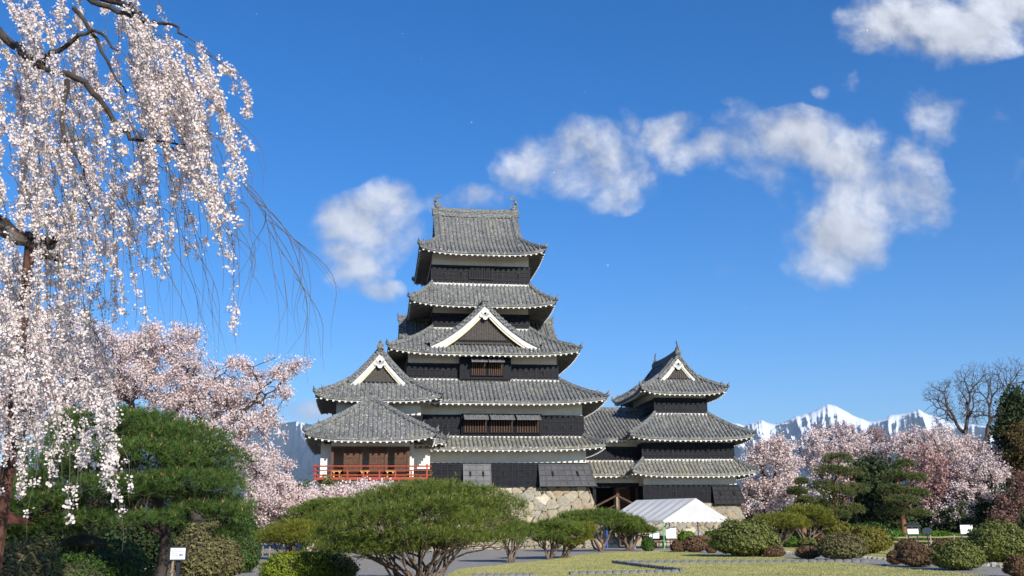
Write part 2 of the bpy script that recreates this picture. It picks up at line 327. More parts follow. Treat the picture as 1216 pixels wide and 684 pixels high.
sheet('garden_bed', [Vector(p_) for p_ in [(-40, 8, 0), (-6.5, 8, 0), (-7.5, 20, 0), (-10.4, 33, 0), (-18, 60, 0), (-30, 75, 0), (-60, 75, 0)]], 0.004, M_EARTH)
# short grass on the lawn that is close enough to show
def inside(poly, X, Y):
    r = np.zeros(len(X), bool); n = len(poly)
    for i in range(n):
        x0, y0, x1, y1 = poly[i][0], poly[i][1], poly[(i + 1) % n][0], poly[(i + 1) % n][1]
        c = ((y0 > Y) != (y1 > Y)) & (X < (x1 - x0) * (Y - y0) / (y1 - y0 + 1e-12) + x0); r ^= c
    return r
rng = np.random.default_rng(5)
gx = rng.uniform(-4, 24, 260000); gy = rng.uniform(31, 70, 260000); k = inside(lp, gx, gy) | inside(l2, gx, gy); gx, gy = gx[k], gy[k]
P = np.stack([gx, gy, np.full(len(gx), .004)], 1)
tint = np.array([mnoise.noise((x * .5, y * .5, 0)) for x, y in zip(gx, gy)]) * .8 + .4 + rng.normal(0, .2, len(gx))
o = np_mesh('grass', needle_verts(rng, P, np.tile([[0, 0, 1.]], (len(P), 1)), 1, .045, .012, .5), 3, M_BLADE, None, np.clip(tint, 0, 1)); tag(o, 'short dry yellow green grass of the lawn', 'grass', kind='stuff')

HAZE_DENSITY = 3.0e-5
# ------------------------------------------------------------------ mountains (18 km away, real size)
prof_px = [(-300, 560), (150, 545), (250, 525), (300, 508), (328, 498), (352, 499), (372, 503), (400, 509), (440, 515), (520, 520), (600, 512), (680, 508), (730, 503), (790, 500), (850, 500), (868, 499), (885, 503), (905, 496), (918, 499), (930, 497), (945, 491), (960, 488),
           (972, 481), (983, 477), (992, 480), (1003, 486), (1018, 494), (1030, 499), (1040, 499), (1052, 494), (1066, 489), (1080, 486), (1090, 484), (1100, 488), (1115, 493), (1130, 498), (1160, 502), (1200, 510), (1260, 518), (1400, 540)]
pa, pt = [], []
for (x, y) in prof_px:
    d = ray(x, y); h = math.hypot(d[0], d[1]); pa.append(math.atan2(d[0], d[1])); pt.append(d[2] / h)
na, nr = 1500, 150; RR = 18000.0
azs = np.linspace(pa[0], pa[-1], na); rs = np.linspace(7000, 22000, nr)
ridge = np.interp(azs, pa, pt) * RR
V = np.zeros((nr, na, 3), np.float32); Tn = np.zeros((nr, na), np.float32)
for j in range(nr):
    r = rs[j]; t = (r - 7000) / (RR - 7000)
    for i in range(na):
        a_ = azs[i]; x, y = r * math.sin(a_), r * math.cos(a_)
        wp = .016 * mnoise.fractal(Vector((x / 2600., y / 2600., 7.0)), 1.0, 2.0, 3)
        rr = mnoise.ridged_multi_fractal(Vector(((a_ + wp) * 42 + 0.00008 * r, r / 3600.0, 0.3)), 0.75, 2.2, 7, 1.0, 2.0) / 2.6
        f2 = mnoise.fractal(Vector((x / 900., y / 900., 2.0)), 1.0, 2.1, 5)
        if t <= 1: env = t ** 1.45
        else: env = max(0, 1 - (t - 1) * 1.6)
        z = ridge[i] * env * (0.70 + 0.34 * rr * (1 - .5 * env)) if t < 1 else ridge[i] * env
        edge = min(1, t * 3) * (1 - .96 * math.exp(-((t - 1) / .05) ** 2))
        w = math.exp(-((t - 1) / .035) ** 2); w *= .85; z = z * (1 - w) + ridge[i] * env * w
        z += f2 * 80 * edge + (rr - .55) * 330 * edge * env ** .5 + (f2 * 26 + (rr - .5) * 40 if w > .5 else 0)
        V[j, i] = (x, y, max(z, -5)); Tn[j, i] = z
me = bpy.data.meshes.new('mountains'); me.vertices.add(nr * na); me.vertices.foreach_set('co', V.ravel())
ii = (np.arange(nr - 1)[:, None] * na + np.arange(na - 1)[None]).ravel(); idx = np.stack([ii, ii + 1, ii + na + 1, ii + na], 1).astype(np.int32).ravel()
me.loops.add(len(idx)); me.loops.foreach_set('vertex_index', idx); me.polygons.add(len(ii)); me.polygons.foreach_set('loop_start', np.arange(0, len(idx), 4, dtype=np.int32)); me.update(calc_edges=True)
M_MTN = bpy.data.materials.new('mountain'); M_MTN.use_nodes = True; t = M_MTN.node_tree; b = t.nodes['Principled BSDF']; b.inputs['Roughness'].default_value = 1; b.inputs['Specular IOR Level'].default_value = 0
g = t.nodes.new('ShaderNodeNewGeometry'); sp_ = t.nodes.new('ShaderNodeSeparateXYZ'); t.links.new(g.outputs['Position'], sp_.inputs[0])
n1 = t.nodes.new('ShaderNodeTexNoise'); n1.inputs['Scale'].default_value = 1.0; n1.inputs['Detail'].default_value = 8; n1.inputs['Roughness'].default_value = .7; mpm = t.nodes.new('ShaderNodeMapping'); mpm.inputs['Scale'].default_value = (.0065, .0011, .0016); t.links.new(g.outputs['Position'], mpm.inputs[0]); t.links.new(mpm.outputs[0], n1.inputs['Vector'])
sn = t.nodes.new('ShaderNodeSeparateXYZ'); t.links.new(g.outputs['Normal'], sn.inputs[0])
def tm(op, a, b_):
    n = t.nodes.new('ShaderNodeMath'); n.operation = op
    for i, v in enumerate((a, b_)):
        if isinstance(v, (int, float)): n.inputs[i].default_value = v
        else: t.links.new(v, n.inputs[i])
    return n.outputs[0]
n2 = t.nodes.new('ShaderNodeTexNoise'); n2.inputs['Scale'].default_value = .0022; n2.inputs['Detail'].default_value = 9; n2.inputs['Roughness'].default_value = .68; n2.inputs['Distortion'].default_value = 1.2; t.links.new(g.outputs['Position'], n2.inputs['Vector'])
westx = t.nodes.new('ShaderNodeMapRange'); westx.inputs[1].default_value = -1500; westx.inputs[2].default_value = -3500; westx.inputs[3].default_value = 0; westx.inputs[4].default_value = -520; t.links.new(sp_.outputs[0], westx.inputs[0])
hh = tm('ADD', tm('ADD', sp_.outputs[2], tm('ADD', westx.outputs[0], tm('MULTIPLY', tm('SUBTRACT', n2.outputs[0], .5), 2000))), tm('ADD', tm('MULTIPLY', tm('SUBTRACT', n1.outputs[0], .5), 420), tm('MULTIPLY', tm('SUBTRACT', sn.outputs[0], -0.1), 650)))
r1 = t.nodes.new('ShaderNodeMapRange'); r1.inputs[1].default_value = 1510; r1.inputs[2].default_value = 1680; t.links.new(hh, r1.inputs[0])
mxn = t.nodes.new('ShaderNodeMix'); mxn.data_type = 'RGBA'; mxn.inputs['A'].default_value = (.05, .06, .06, 1); mxn.inputs['B'].default_value = (.88, .90, .94, 1)
t.links.new(r1.outputs[0], mxn.inputs[0]); t.links.new(mxn.outputs['Result'], b.inputs['Base Color'])
o = finish('mountains', me, M_MTN, None); o['kind'] = 'structure'
hz = MB(); hz.box(-24000, 24000, -900, 24000, -6, 2650); hz = hz.build('haze', [], None); hz['kind'] = 'stuff'; hz['label'] = 'thin blue air between the castle and the mountains'
M_HZ = bpy.data.materials.new('haze'); M_HZ.use_nodes = True; t = M_HZ.node_tree; t.nodes.clear(); pv = t.nodes.new('ShaderNodeVolumePrincipled'); mo = t.nodes.new('ShaderNodeOutputMaterial')
pv.inputs['Color'].default_value = (.50, .72, 1, 1); pv.inputs['Density'].default_value = HAZE_DENSITY; pv.inputs['Anisotropy'].default_value = 0.0; t.links.new(pv.outputs[0], mo.inputs['Volume']); hz.data.materials.append(M_HZ)
scene.cycles.volume_bounces = 0

# ------------------------------------------------------------------ castle roofs
def slope(tile, mapf, hw, dd, zz, hwo, lift, T0=0.0, T1=1.0, sp=0.34, r=0.095, nt_=9, under=None):
    """one roof slope: sheet + round cover-tile ribs. mapf(l,d,z)->xyz ; t 0 at eave"""
    def Z(l, t): 
        w = max(hw(t), 1e-3); return zz(t) + lift * min(1.0, abs(l) / w) ** 4 * (1 - t) ** 1.6
    ns = 22; rows = []
    for j in range(nt_ + 1):
        t = T0 + (T1 - T0) * j / nt_; w = hw(t); rows.append([mapf(-w + 2 * w * i / ns, dd(t), Z(-w + 2 * w * i / ns, t)) for i in range(ns + 1)])
    tile.loft(rows, closed=False, caps=False)
    nrib = int(2 * hwo / sp); jr = random.Random(int(hwo * 100 + nt_))
    for i in range(nrib + 1):
        l = (i - nrib / 2) * sp
        if abs(l) > hwo - .05: continue
        ta = T0; tb = T1
        if abs(l) > hw(T0): continue
        # largest t where hw(t) >= |l|
        tt = [T0 + (T1 - T0) * j / 24 for j in range(25)]; ok = [q for q in tt if hw(q) >= abs(l) - 1e-4]
        if not ok: continue
        tb = ok[-1]
        if tb - ta < 0.03: continue
        n = max(2, int(nt_ * (tb - ta) / (T1 - T0)) + 1); rings = []; jz = jr.uniform(-.018, .018); l += jr.uniform(-.015, .015); r_ = r; 
        for j in range(n + 1):
            t = ta + (tb - ta) * j / n; z = Z(l, t); d = dd(t) + (0.05 if j == 0 else 0)
            rings.append([mapf(l + q[0] * r, d, z + q[1] * r + jz * (q[1] > .5)) for q in ((-1, 0), (-.8, 1.0), (0, 1.6), (.8, 1.0), (1, 0))])
        k = len(tile.v); tile.loft(rings, closed=False, caps=False); tile.f.append((k, k + 1, k + 2, k + 3, k + 4))
def eave_trim(wht, sof, tilemb, mapf, hwo, do, ze, lift, wall_hw, wall_d, rise, step=0.46):
    """tile edge, plaster fascia, soffit and rafter ends under the eave"""
    def zl(l): return ze + lift * min(1, abs(l) / hwo) ** 4
    ns = 30; ls = [-hwo + 2 * hwo * i / ns for i in range(ns + 1)]
    prev = None
    a = [[mapf(l, do + .03, zl(l) + .02) for l in ls], [mapf(l, do + .03, zl(l) - .13) for l in ls], [mapf(l * (1 - .10 / hwo), do - .08, zl(l) - .13) for l in ls]]
    tilemb.loft(a, closed=False, caps=False)
    a = [[mapf(l * (1 - .10 / hwo), do - .08, zl(l) - .13) for l in ls], [mapf(l * (1 - .10 / hwo), do - .08, zl(l) - .22) for l in ls]]
    run = do - .08 - wall_d; zw = ze - .22 + rise
    for q in range(1, 5):
        u = q / 4; a.append([mapf(l * (1 - .10 / hwo) * (1 - u) + u * l * wall_hw / hwo, do - .08 - run * u, (zl(l) - .22) * (1 - u) + u * zw) for l in ls])
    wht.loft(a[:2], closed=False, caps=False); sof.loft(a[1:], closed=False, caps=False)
    n = int(2 * (hwo - .25) / step)
    for i in range(n + 1):
        l = (i - n / 2) * step; w = .062; x0, x1 = l - w, l + w; dO = do - .02
        din = wall_d if abs(l) <= wall_hw else wall_d + (abs(l) - wall_hw) / max(1e-3, hwo - wall_hw) * (do - wall_d)
        if dO - din < .25: din = dO - .25
        u = (dO - din) / max(run, .1); z0 = zl(l) - .25; z1 = z0 * (1 - u) + zw * u if u < 1 else zw
        h = .072; wht.box_ends = 0
        e0 = .05 / max(.06, dO - din); zc = z0 * (1 - e0) + z1 * e0
        wht.hexa([mapf(x0 - .01, dO + .01, z0 - h - .01), mapf(x1 + .01, dO + .01, z0 - h - .01), mapf(x1 + .01, dO - .05, zc - h - .01), mapf(x0 - .01, dO - .05, zc - h - .01), mapf(x0 - .01, dO + .01, z0 + .02), mapf(x1 + .01, dO + .01, z0 + .02), mapf(x1 + .01, dO - .05, zc + .02), mapf(x0 - .01, dO - .05, zc + .02)])
        dO -= .052; z0 = zc
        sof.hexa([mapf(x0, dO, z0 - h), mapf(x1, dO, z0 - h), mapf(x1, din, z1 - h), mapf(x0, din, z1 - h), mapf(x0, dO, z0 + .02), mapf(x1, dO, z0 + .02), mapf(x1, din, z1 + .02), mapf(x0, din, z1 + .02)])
SIDES = {'F': lambda l, d, z: (l, -d, z), 'R': lambda l, d, z: (d, l, z), 'B': lambda l, d, z: (-l, d, z), 'L': lambda l, d, z: (-d, -l, z)}
def comp(T, f): return (lambda l, d, z: T(*f(l, d, z))) if T else f
def prof(c): return lambda t: t * (1 - c) + c * t * t
def ornament(mb, p, d, s=1.0):
    """demon tile: a rounded block with horns, facing direction d (x,y)"""
    d = Vector((d[0], d[1], 0)).normalized(); a = Vector((-d.y, d.x, 0)); p = Vector(p); u = Vector((0, 0, 1))
    rings = []
    for (k, w, h0, h1) in ((-.12, .20, -.12, .30), (.06, .26, -.16, .36), (.12, .16, -.08, .26)):
        rings.append([p + d * k * s + a * w * s * x + u * ((h0 + (h1 - h0) * y) * s) for x, y in ((-1, 0), (1, 0), (1.05, .6), (.5, 1), (0, 1.15), (-.5, 1), (-1.05, .6))])
    mb.loft(rings)
    mb.tube([p + u * .25 * s, p + d * .12 * s + u * .45 * s, p + d * .16 * s + u * .62 * s], [.09 * s, .07 * s, .03 * s], 5)
def hip_line(T, sx, sy, hxo, hyo, ze, lift, hx, hy, zz, T1=1.0, n=10):
    pts = []
    for j in range(n + 1):
        t = T1 * j / n; p = (sx * hx(t), sy * hy(t), zz(t) + lift * (1 - t) ** 1.6 + .1)
        pts.append(T(*p) if T else p)
    return pts
def hips(parent, T, hxo, hyo, ze, lift, hx, hy, zz, T1=1.0, which=((1, -1), (1, 1), (-1, 1), (-1, -1)), r=.15):
    for sx, sy in which:
        mb = MB(); pts = hip_line(T, sx, sy, hxo, hyo, ze, lift, hx, hy, zz, T1)
        p0, p1 = Vector(pts[0]), Vector(pts[1]); d = (p0 - p1); d2 = Vector((d.x, d.y, 0)).normalized()
        pts = [tuple(p0 + d2 * .12 + Vector((0, 0, .12)))] + pts
        mb.tube(pts, r, 8, sq=1.15)
        mb.tube([Vector(q) + Vector((0, 0, r * 1.05)) for q in pts[2:]], r * .55, 6)
        ornament(mb, Vector(pts[0]) - Vector((0, 0, .05)), (d2.x, d2.y), .62)
        ornament(mb, Vector(pts[3]) + Vector((0, 0, .12)), (d2.x, d2.y), .5)
        mb.build('hip_ridge', M_RIDGE, parent)
def tier(root, hxo, hyo, ze, hxi, hyi, zt, whx, why, lift=.38, c=.35, T=None, sides='FRBL', hipset=((1, -1), (1, 1), (-1, 1), (-1, -1)), topband=True, rise=None, label=None, cy=0.0, tm_=None):
    """skirt roof around a storey"""
    base = T
    T = (lambda x, y, z: base(x, y + cy, z)) if base else ((lambda x, y, z: (x, y + cy, z)) if cy else None)
    pf = prof(c); zz = lambda t: ze + (zt - ze) * pf(t)
    hx = lambda t: hxo + (hxi - hxo) * t; hy = lambda t: hyo + (hyi - hyo) * t
    tile, wht, sof = MB(), MB(), MB()
    for s in sides:
        f = comp(T, SIDES[s])
        if s in 'FB':
            slope(tile, f, hx, hy, zz, hxo, lift)
            eave_trim(wht, sof, tile, f, hxo, hyo, ze, lift, whx, why, rise if rise is not None else (hyo - why) * .28)
        else:
            slope(tile, f, hy, hx, zz, hyo, lift)
            eave_trim(wht, sof, tile, f, hyo, hxo, ze, lift, why, whx, rise if rise is not None else (hyo - why) * .28)
    roof = tile.build('roof', tm_ or M_TILE, root)
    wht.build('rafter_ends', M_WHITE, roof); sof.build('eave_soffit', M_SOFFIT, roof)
    hips(roof, T, hxo, hyo, ze, lift, hx, hy, zz, which=hipset)
    if topband:
        tb = MB(T)
        for s in sides:
            f = SIDES[s]; w = (hxi if s in 'FB' else hyi); d = (hyi if s in 'FB' else hxi); n = int(2 * w / .36)
            vs = MB(); 
            p = [f(-w - .05, d - .12, zt - .05), f(w + .05, d - .12, zt - .05), f(w + .05, d + .06, zt - .1), f(-w - .05, d + .06, zt - .1)]
            tb.hexa([*p, *[(q[0], q[1], zt + .05) for q in p]])
            for i in range(n + 1):
                l = (i - n / 2) * .36; 
                q = [f(l - .1, d + .02, zt - .12), f(l + .1, d + .02, zt - .12), f(l + .1, d + .13, zt - .18), f(l - .1, d + .13, zt - .18)]
                tb.hexa([*q, *[(e_[0], e_[1], zt + .03) for e_ in q]])
        tb.build('top_flashing', M_WHITE, roof)
    return roof
def shachi(root, T, x, sgn, z, s=1.0):
    """dolphin-like fish: head down on the ridge end, tail thrown up"""
    mb = MB(); P_ = lambda u, v: (x + sgn * (-u) * s, 0, z + v * s)
    prof_ = [(-.10, .02, .26), (.02, .22, .27), (.16, .45, .21), (.22, .70, .15), (.14, .95, .10), (-.02, 1.15, .06), (-.20, 1.30, .03)]
    pts = [(x + sgn * u * s, 0, z + v * s) for u, v, _ in prof_]
    mb.tube([T(*p) if T else p for p in pts], [r * s for *_, r in prof_], 8)
    for (a, bb) in (((-.45, 1.52), (-.30, 1.10)), ((.06, 1.60), (.16, 1.2))):
        q = [(-.04, 1.08), a, bb]
        vs = [(x + sgn * u * s, yy_ * s, z + v * s) for yy_ in (-.035, .035) for u, v in q]
        vs = [T(*p) if T else p for p in vs]; mb.add(vs, [(0, 1, 2), (5, 4, 3), (0, 3, 4, 1), (1, 4, 5, 2), (2, 5, 3, 0)])
    for (u, v, w) in ((.34, .35, .16), (.42, .6, .14), (.36, .85, .12), (-.2, .35, .2)):
        vs = [(x + sgn * (u - w) * s, yy_ * s, z + (v - .08) * s) for yy_ in (-.03, .03)] + [(x + sgn * (u - w) * s, yy_ * s, z + (v + .14) * s) for yy_ in (-.03, .03)] + [(x + sgn * (u + .1) * s, 0, z + (v + .16) * s)]
        vs = [T(*p) if T else p for p in vs]; mb.add(vs, [(0, 1, 3, 2), (0, 2, 4), (1, 4, 3), (0, 4, 1)])
    mb.build('fish_finial', M_RIDGE, root, smooth=False)
def gable_face(root, T, xg, vo, hy, z0, zr, dfun, zfun, t1, board=.42, label=None, sides=(1, -1)):
    """barge boards, lattice wall and pendant of a gable; ridge along x, face at x=+-xg"""
    for sg in sides:
        wht, lat, blk, cre, bnd = MB(T), MB(T), MB(T), MB(T), MB(T); off = .30
        n = 14; ts = [t1 + (1 - t1) * j / n for j in range(n + 1)]
        for sy in (1, -1):
            xo, xi = sg * (xg + vo - .14), sg * (xg + vo - .26)
            rings = []
            for t in ts:
                y, z = sy * dfun(t), zfun(t); 
                z -= off; h = board * .72 * (1.0 + .25 * (1 - (t - t1) / (1 - t1)))
                # board hangs below the curve, slanted inwards
                rings.append([(xo, y, z), (xo, y - sy * .0, z - h), (xi, y, z - h), (xi, y, z)])
            wht.loft(rings)
            rings = []
            for t in ts:
                y, z = sy * dfun(t) * .985, zfun(t) - off - board * .74; h = board * .38; rings.append([(xi + sg * .05, y, z + .03), (xi + sg * .05, y, z - h), (xi - sg * .05, y, z - h), (xi - sg * .05, y, z + .03)])
            cre.loft(rings)
            rings = []
            for t in ts:
                y, z = sy * dfun(t), zfun(t); rings.append([(sg * (xg + vo - .02), y, z + .04), (sg * (xg + vo - .02), y, z - off - .02), (sg * (xg + vo - .2), y, z - off - .02), (sg * (xg + vo - .2), y, z + .04)])
            bnd.loft(rings)
            nd = max(4, int(dfun(t1) / .34))
            for j in range(nd):
                t = t1 + (1 - t1) * (j + .5) / nd; bnd.tube([(sg * (xg + vo - .05), sy * dfun(t), zfun(t) - off * .45), (sg * (xg + vo + .05), sy * dfun(t), zfun(t) - off * .45)], .10, 8)
        # wall triangle
        xw = sg * xg; pts = [(sy, t) for sy, t in [(-1, t) for t in ts] + [(1, t) for t in ts[::-1][1:]]]
        vs = [(xw, s_ * dfun(t), zfun(t) - .25) for s_, t in pts]; zb = z0 - .3
        vb = [(xw, s_ * dfun(t), zb) for s_, t in pts]; k = len(vs)
        lat.add(vs + vb, [(i, i + 1, k + i + 1, k + i) for i in range(k - 1)])
        # vertical slats
        w = dfun(t1); m_ = int(2 * w / .2)
        for i in range(m_ + 1):
            y = -w + .1 + i * .2
            if abs(y) > w - .3: continue
            tt = [t for t in ts if dfun(t) >= abs(y)]; zt_ = zfun(tt[-1]) - .35
            if zt_ > zb + .1: lat.box(min(xw, xw + sg * .06), max(xw, xw + sg * .06), y - .05, y + .05, zb, zt_)
        blk.box(min(xw, xw + sg * .14), max(xw, xw + sg * .14), -w * .94, w * .94, z0 - .06, z0 + .06)
        # pendant
        zp = zr - off - board * 1.15; s = board / .42
        s = min(s, 1.15)
        for (cy_, cz, r_) in ((0, .08, .32), (-.26, -.10, .18), (.26, -.10, .18), (0, -.28, .18)):
            cy_, cz, r_ = cy_ * s, cz * s, r_ * s; x0, x1 = sg * (xg + vo - .22), sg * (xg + vo - .06)
            wht.loft([[(x_, cy_ + r_ * math.cos(q * math.pi / 6), zp + cz + r_ * math.sin(q * math.pi / 6)) for q in range(12)] for x_ in (x0, x1)])
        x0, x1 = sg * (xg + vo - .07), sg * (xg + vo - .03)
        blk.loft([[(x_, .10 * s * math.cos(q * math.pi / 3), zp + .10 * s * math.sin(q * math.pi / 3)) for q in range(6)] for x_ in (x0, x1)])
        gb = lat.build('gable', M_LATTICE, root); wht.build('barge_board', M_WHITE, gb); cre.build('inner_barge_board', M_CREAM, gb); bnd.build('verge_tiles', M_RIDGE, gb); blk.build('gable_boss', M_BLACK, gb)
def irimoya(root, hxo, hyo, ze, zr, xg, t1, whx, why, lift=.45, c=.48, T=None, fish=1.0, board=.42, vo=.35, ridge_h=.5, cy=0):
    base = T
    if cy and not base: T = lambda x, y, z: (x, y + cy, z)
    pf = prof(c); zz = lambda t: ze + (zr - ze) * pf(t); hy = lambda t: hyo * (1 - t)
    hx = lambda t: hxo + (xg - hxo) * t / t1 if t < t1 else xg + vo
    hxs = lambda t: hxo + (xg - hxo) * t / t1
    tile, wht, sof = MB(), MB(), MB()
    for s in 'FB':
        f = comp(T, SIDES[s]); slope(tile, f, hx, hy, zz, hxo, lift, nt_=14)
        eave_trim(wht, sof, tile, f, hxo, hyo, ze, lift, whx, why, (hyo - why) * .28)
    for s in 'RL':
        f = comp(T, SIDES[s]); slope(tile, f, hy, hxs, zz, hyo, lift, T1=t1 + .02)
        eave_trim(wht, sof, tile, f, hyo, hxo, ze, lift, why, whx, (hyo - why) * .28)
    # verge: roll of cross tiles along the gable edge + descending ridge
    roof = tile.build('roof', M_TILE, root); wht.build('rafter_ends', M_WHITE, roof); sof.build('eave_soffit', M_SOFFIT, roof)
    for sg in (1, -1):
        for sy in (1, -1):
            vg = MB(T)
            for j in range(15):
                t = t1 + (1 - t1) * (j + .5) / 15; y, z = sy * hy(t), zz(t) + .06
                vg.tube([(sg * (xg + vo - .42), y, z + .03), (sg * (xg + vo + .06), y, z)], .10, 6)
            vg.tube([(sg * (xg + vo - .46), sy * hy(t), zz(t) + .14) for t in [t1 * .55 + (1.0 - t1 * .55) * j / 12 for j in range(13)]], .14, 6, sq=1.3)
            t = t1 * .55; p = (sg * (xg + vo - .46), sy * hy(t), zz(t) + .2); pp = T(*p) if T else p; q = (p[0], p[1] + sy, p[2]); qq = T(*q) if T else q
            ornament(vg if not T else vg, p, (0, sy), .6)
            vg.build('verge_ridge', M_RIDGE, roof)
    hips(roof, T, hxo, hyo, ze, lift, hxs, hy, zz, T1=t1)
    rg = MB(T); Lr = xg + vo + .05
    for (w, z0, z1) in ((.24, -.15, .10), (.20, .10, ridge_h * .55), (.23, ridge_h * .55, ridge_h * .66), (.17, ridge_h * .66, ridge_h)):
        pts0 = []; rings = []
        for j in range(11):
            x = -Lr + 2 * Lr * j / 10; sag = .16 * (abs(x) / Lr) ** 2.5
            rings.append([(x, -w, zr + z0 + sag), (x, w, zr + z0 + sag), (x, w, zr + z1 + sag), (x, -w, zr + z1 + sag)])
        rg.loft(rings)
    rg.tube([(-Lr + 2 * Lr * j / 10, 0, zr + ridge_h + .05 + .16 * (abs(-1 + j / 5)) ** 2.5) for j in range(11)], .13, 6)
    for sg in (1, -1): ornament(rg, (sg * (Lr + .02), 0, zr + .15), (sg, 0), 1.0)
    rg.build('main_ridge', M_RIDGE, roof)
    if fish:
        for sg in (1, -1): shachi(roof, T, sg * (Lr - .35), sg, zr + ridge_h + .15, fish)
    gable_face(roof, T, xg, vo, hyo, zz(t1), zr, hy, zz, t1, board)
    return roof
def dormer(root, T, L0, L1, hw, ze, zr, c=.35, board=.36, ridge=.28, back=True):
    """gabled dormer; canonical ridge along x from L0 (buried) to L1 (face), local y centred"""
    pf = prof(c); zz = lambda t: ze + (zr - ze) * pf(t); d = lambda t: hw * (1 - t)
    tile = MB()
    for sy in (1, -1):
        f = (lambda l, dd_, z, sy=sy: (T((L0 + L1) / 2 + l, sy * dd_, z)) if T else ((L0 + L1) / 2 + l, sy * dd_, z))
        h = (L1 - L0) / 2; slope(tile, f, lambda t: h, d, zz, h, 0.0, nt_=12)
    roof = tile.build('dormer_roof', M_TILE, root)
    vg = MB(T)
    for sy in (1, -1):
        for j in range(int(hw * 3.2)):
            t = (j + .5) / int(hw * 3.2); y, z = sy * d(t), zz(t) + .05
            vg.tube([(L1 - .5, y, z + .03), (L1 + .06, y, z)], .10, 6)
        vg.tube([(L1 - .55, sy * d(t), zz(t) + .12) for t in [j / 12 for j in range(13)]], .13, 6)
        ornament(vg, (L1 - .3, sy * (hw + .05), ze + .1), (0, sy), .55)
    vg.tube([(L0, 0, zr + .1), (L1 + .05, 0, zr + .1)], .2, 6, sq=1.3); vg.tube([(L0, 0, zr + .1 + ridge), (L1 + .05, 0, zr + .1 + ridge)], .12, 6)
    ornament(vg, (L1 + .05, 0, zr + .12), (1, 0), .95)
    vg.build('verge_ridge', M_RIDGE, roof)
    gable_face(roof, T, L1 - .55, .55, hw, ze + .35, zr, d, zz, .04, board, sides=(1,))
    return roof

# ------------------------------------------------------------------ castle walls
def wall_box(root, x0, x1, y0, y1, z0, zb, z1, board_mat=None, holes=(), batt=.46, name='storey_wall', gap=None):
    """plaster box z0..z1 with black boarding z0..zb on front and sides"""
    pl = MB(); pl.box(x0, x1, y0, y1, z0, z1); w = pl.build(name, M_PLASTER, root)
    bd = MB(); t = .07
    bd.box(x0 - t, x1 + t, y0 - t, y0 - .002, z0, zb); bd.box(x0 - t, x1 + t, y1 + .002, y1 + t, z0, zb)
    bd.box(x0 - t, x0 - .002, y0, y1, z0, zb); bd.box(x1 + .002, x1 + t, y0, y1, z0, zb)
    bt = MB()
    n = max(2, round((x1 - x0) / batt))
    for i in range(n + 1):
        x = x0 - t + (x1 - x0 + 2 * t) * i / n
        for ys in ((y0 - t - .035, y0 - t + .01), (y1 + t - .01, y1 + t + .035)): bt.box(x - .025, x + .025, *ys, z0 + .02, zb - .02)
    n2 = max(2, round((y1 - y0) / batt))
    for i in range(n2 + 1):
        y = y0 - t + (y1 - y0 + 2 * t) * i / n2
        bt.box(x0 - t - .035, x0 - t + .01, y - .025, y + .025, z0 + .02, zb - .02); bt.box(x1 + t - .01, x1 + t + .035, y - .025, y + .025, z0 + .02, zb - .02)
    nz = max(2, round((zb - z0) / .42))
    for j in range(nz + 1):
        z = z0 + (zb - z0) * j / nz; e = .045 if j in (0, nz) else .022
        bt.box(x0 - t - .05, x1 + t + .05, y0 - t - .05, y0 - t + .01, z - e, z + e)
        bt.box(x0 - t - .05, x0 - t + .01, y0, y1, z - e, z + e); bt.box(x1 + t - .01, x1 + t + .05, y0, y1, z - e, z + e)
    b_ = bd.build('boarding', board_mat or M_BLACK, w); bt.build('battens', M_BATTEN, w)
    cap = MB(); cap.box(x0 - t - .07, x1 + t + .07, y0 - t - .07, y0 - .002, zb + .05, zb + .11); cap.build('drip_rail', M_BROWN if False else M_BLACK, w)
    for (hx_, hz, ww, hh_) in holes:
        h = MB(); h.box(hx_ - ww / 2, hx_ + ww / 2, y0 - t - .07, y0 - t + .03, hz - hh_ / 2, hz + hh_ / 2); o_ = h.build('loophole', M_DARK, w)
        fr = MB()
        fr.box(hx_ - ww / 2 - .06, hx_ + ww / 2 + .06, y0 - t - .055, y0 - t + .03, hz - hh_ / 2 - .06, hz + hh_ / 2 + .06)
        fr.build('loophole_frame', M_BATTEN, w)
    return w
def lattice_window(root, x0, x1, y, z0, z1, bars=7, frame=M_BLACK, barm=M_BLACK, proud=.10):
    fr = MB(); e = .07
    fr.box(x0 - e, x1 + e, y - proud, y, z1, z1 + e); fr.box(x0 - e, x1 + e, y - proud, y, z0 - e, z0); fr.box(x0 - e, x0, y - proud, y, z0, z1); fr.box(x1, x1 + e, y - proud, y, z0, z1)
    w = fr.build('window', frame, root)
    dk = MB(); dk.box(x0, x1, y - proud * .35, y - .003, z0, z1); dk.build('window_opening', M_DARK, w)
    bb = MB()
    for i in range(bars):
        x = x0 + (x1 - x0) * (i + .5) / bars; bb.box(x - .034, x + .034, y - proud * .9, y - proud * .4, z0, z1)
    bb.build('window_bars', barm, w)
    return w
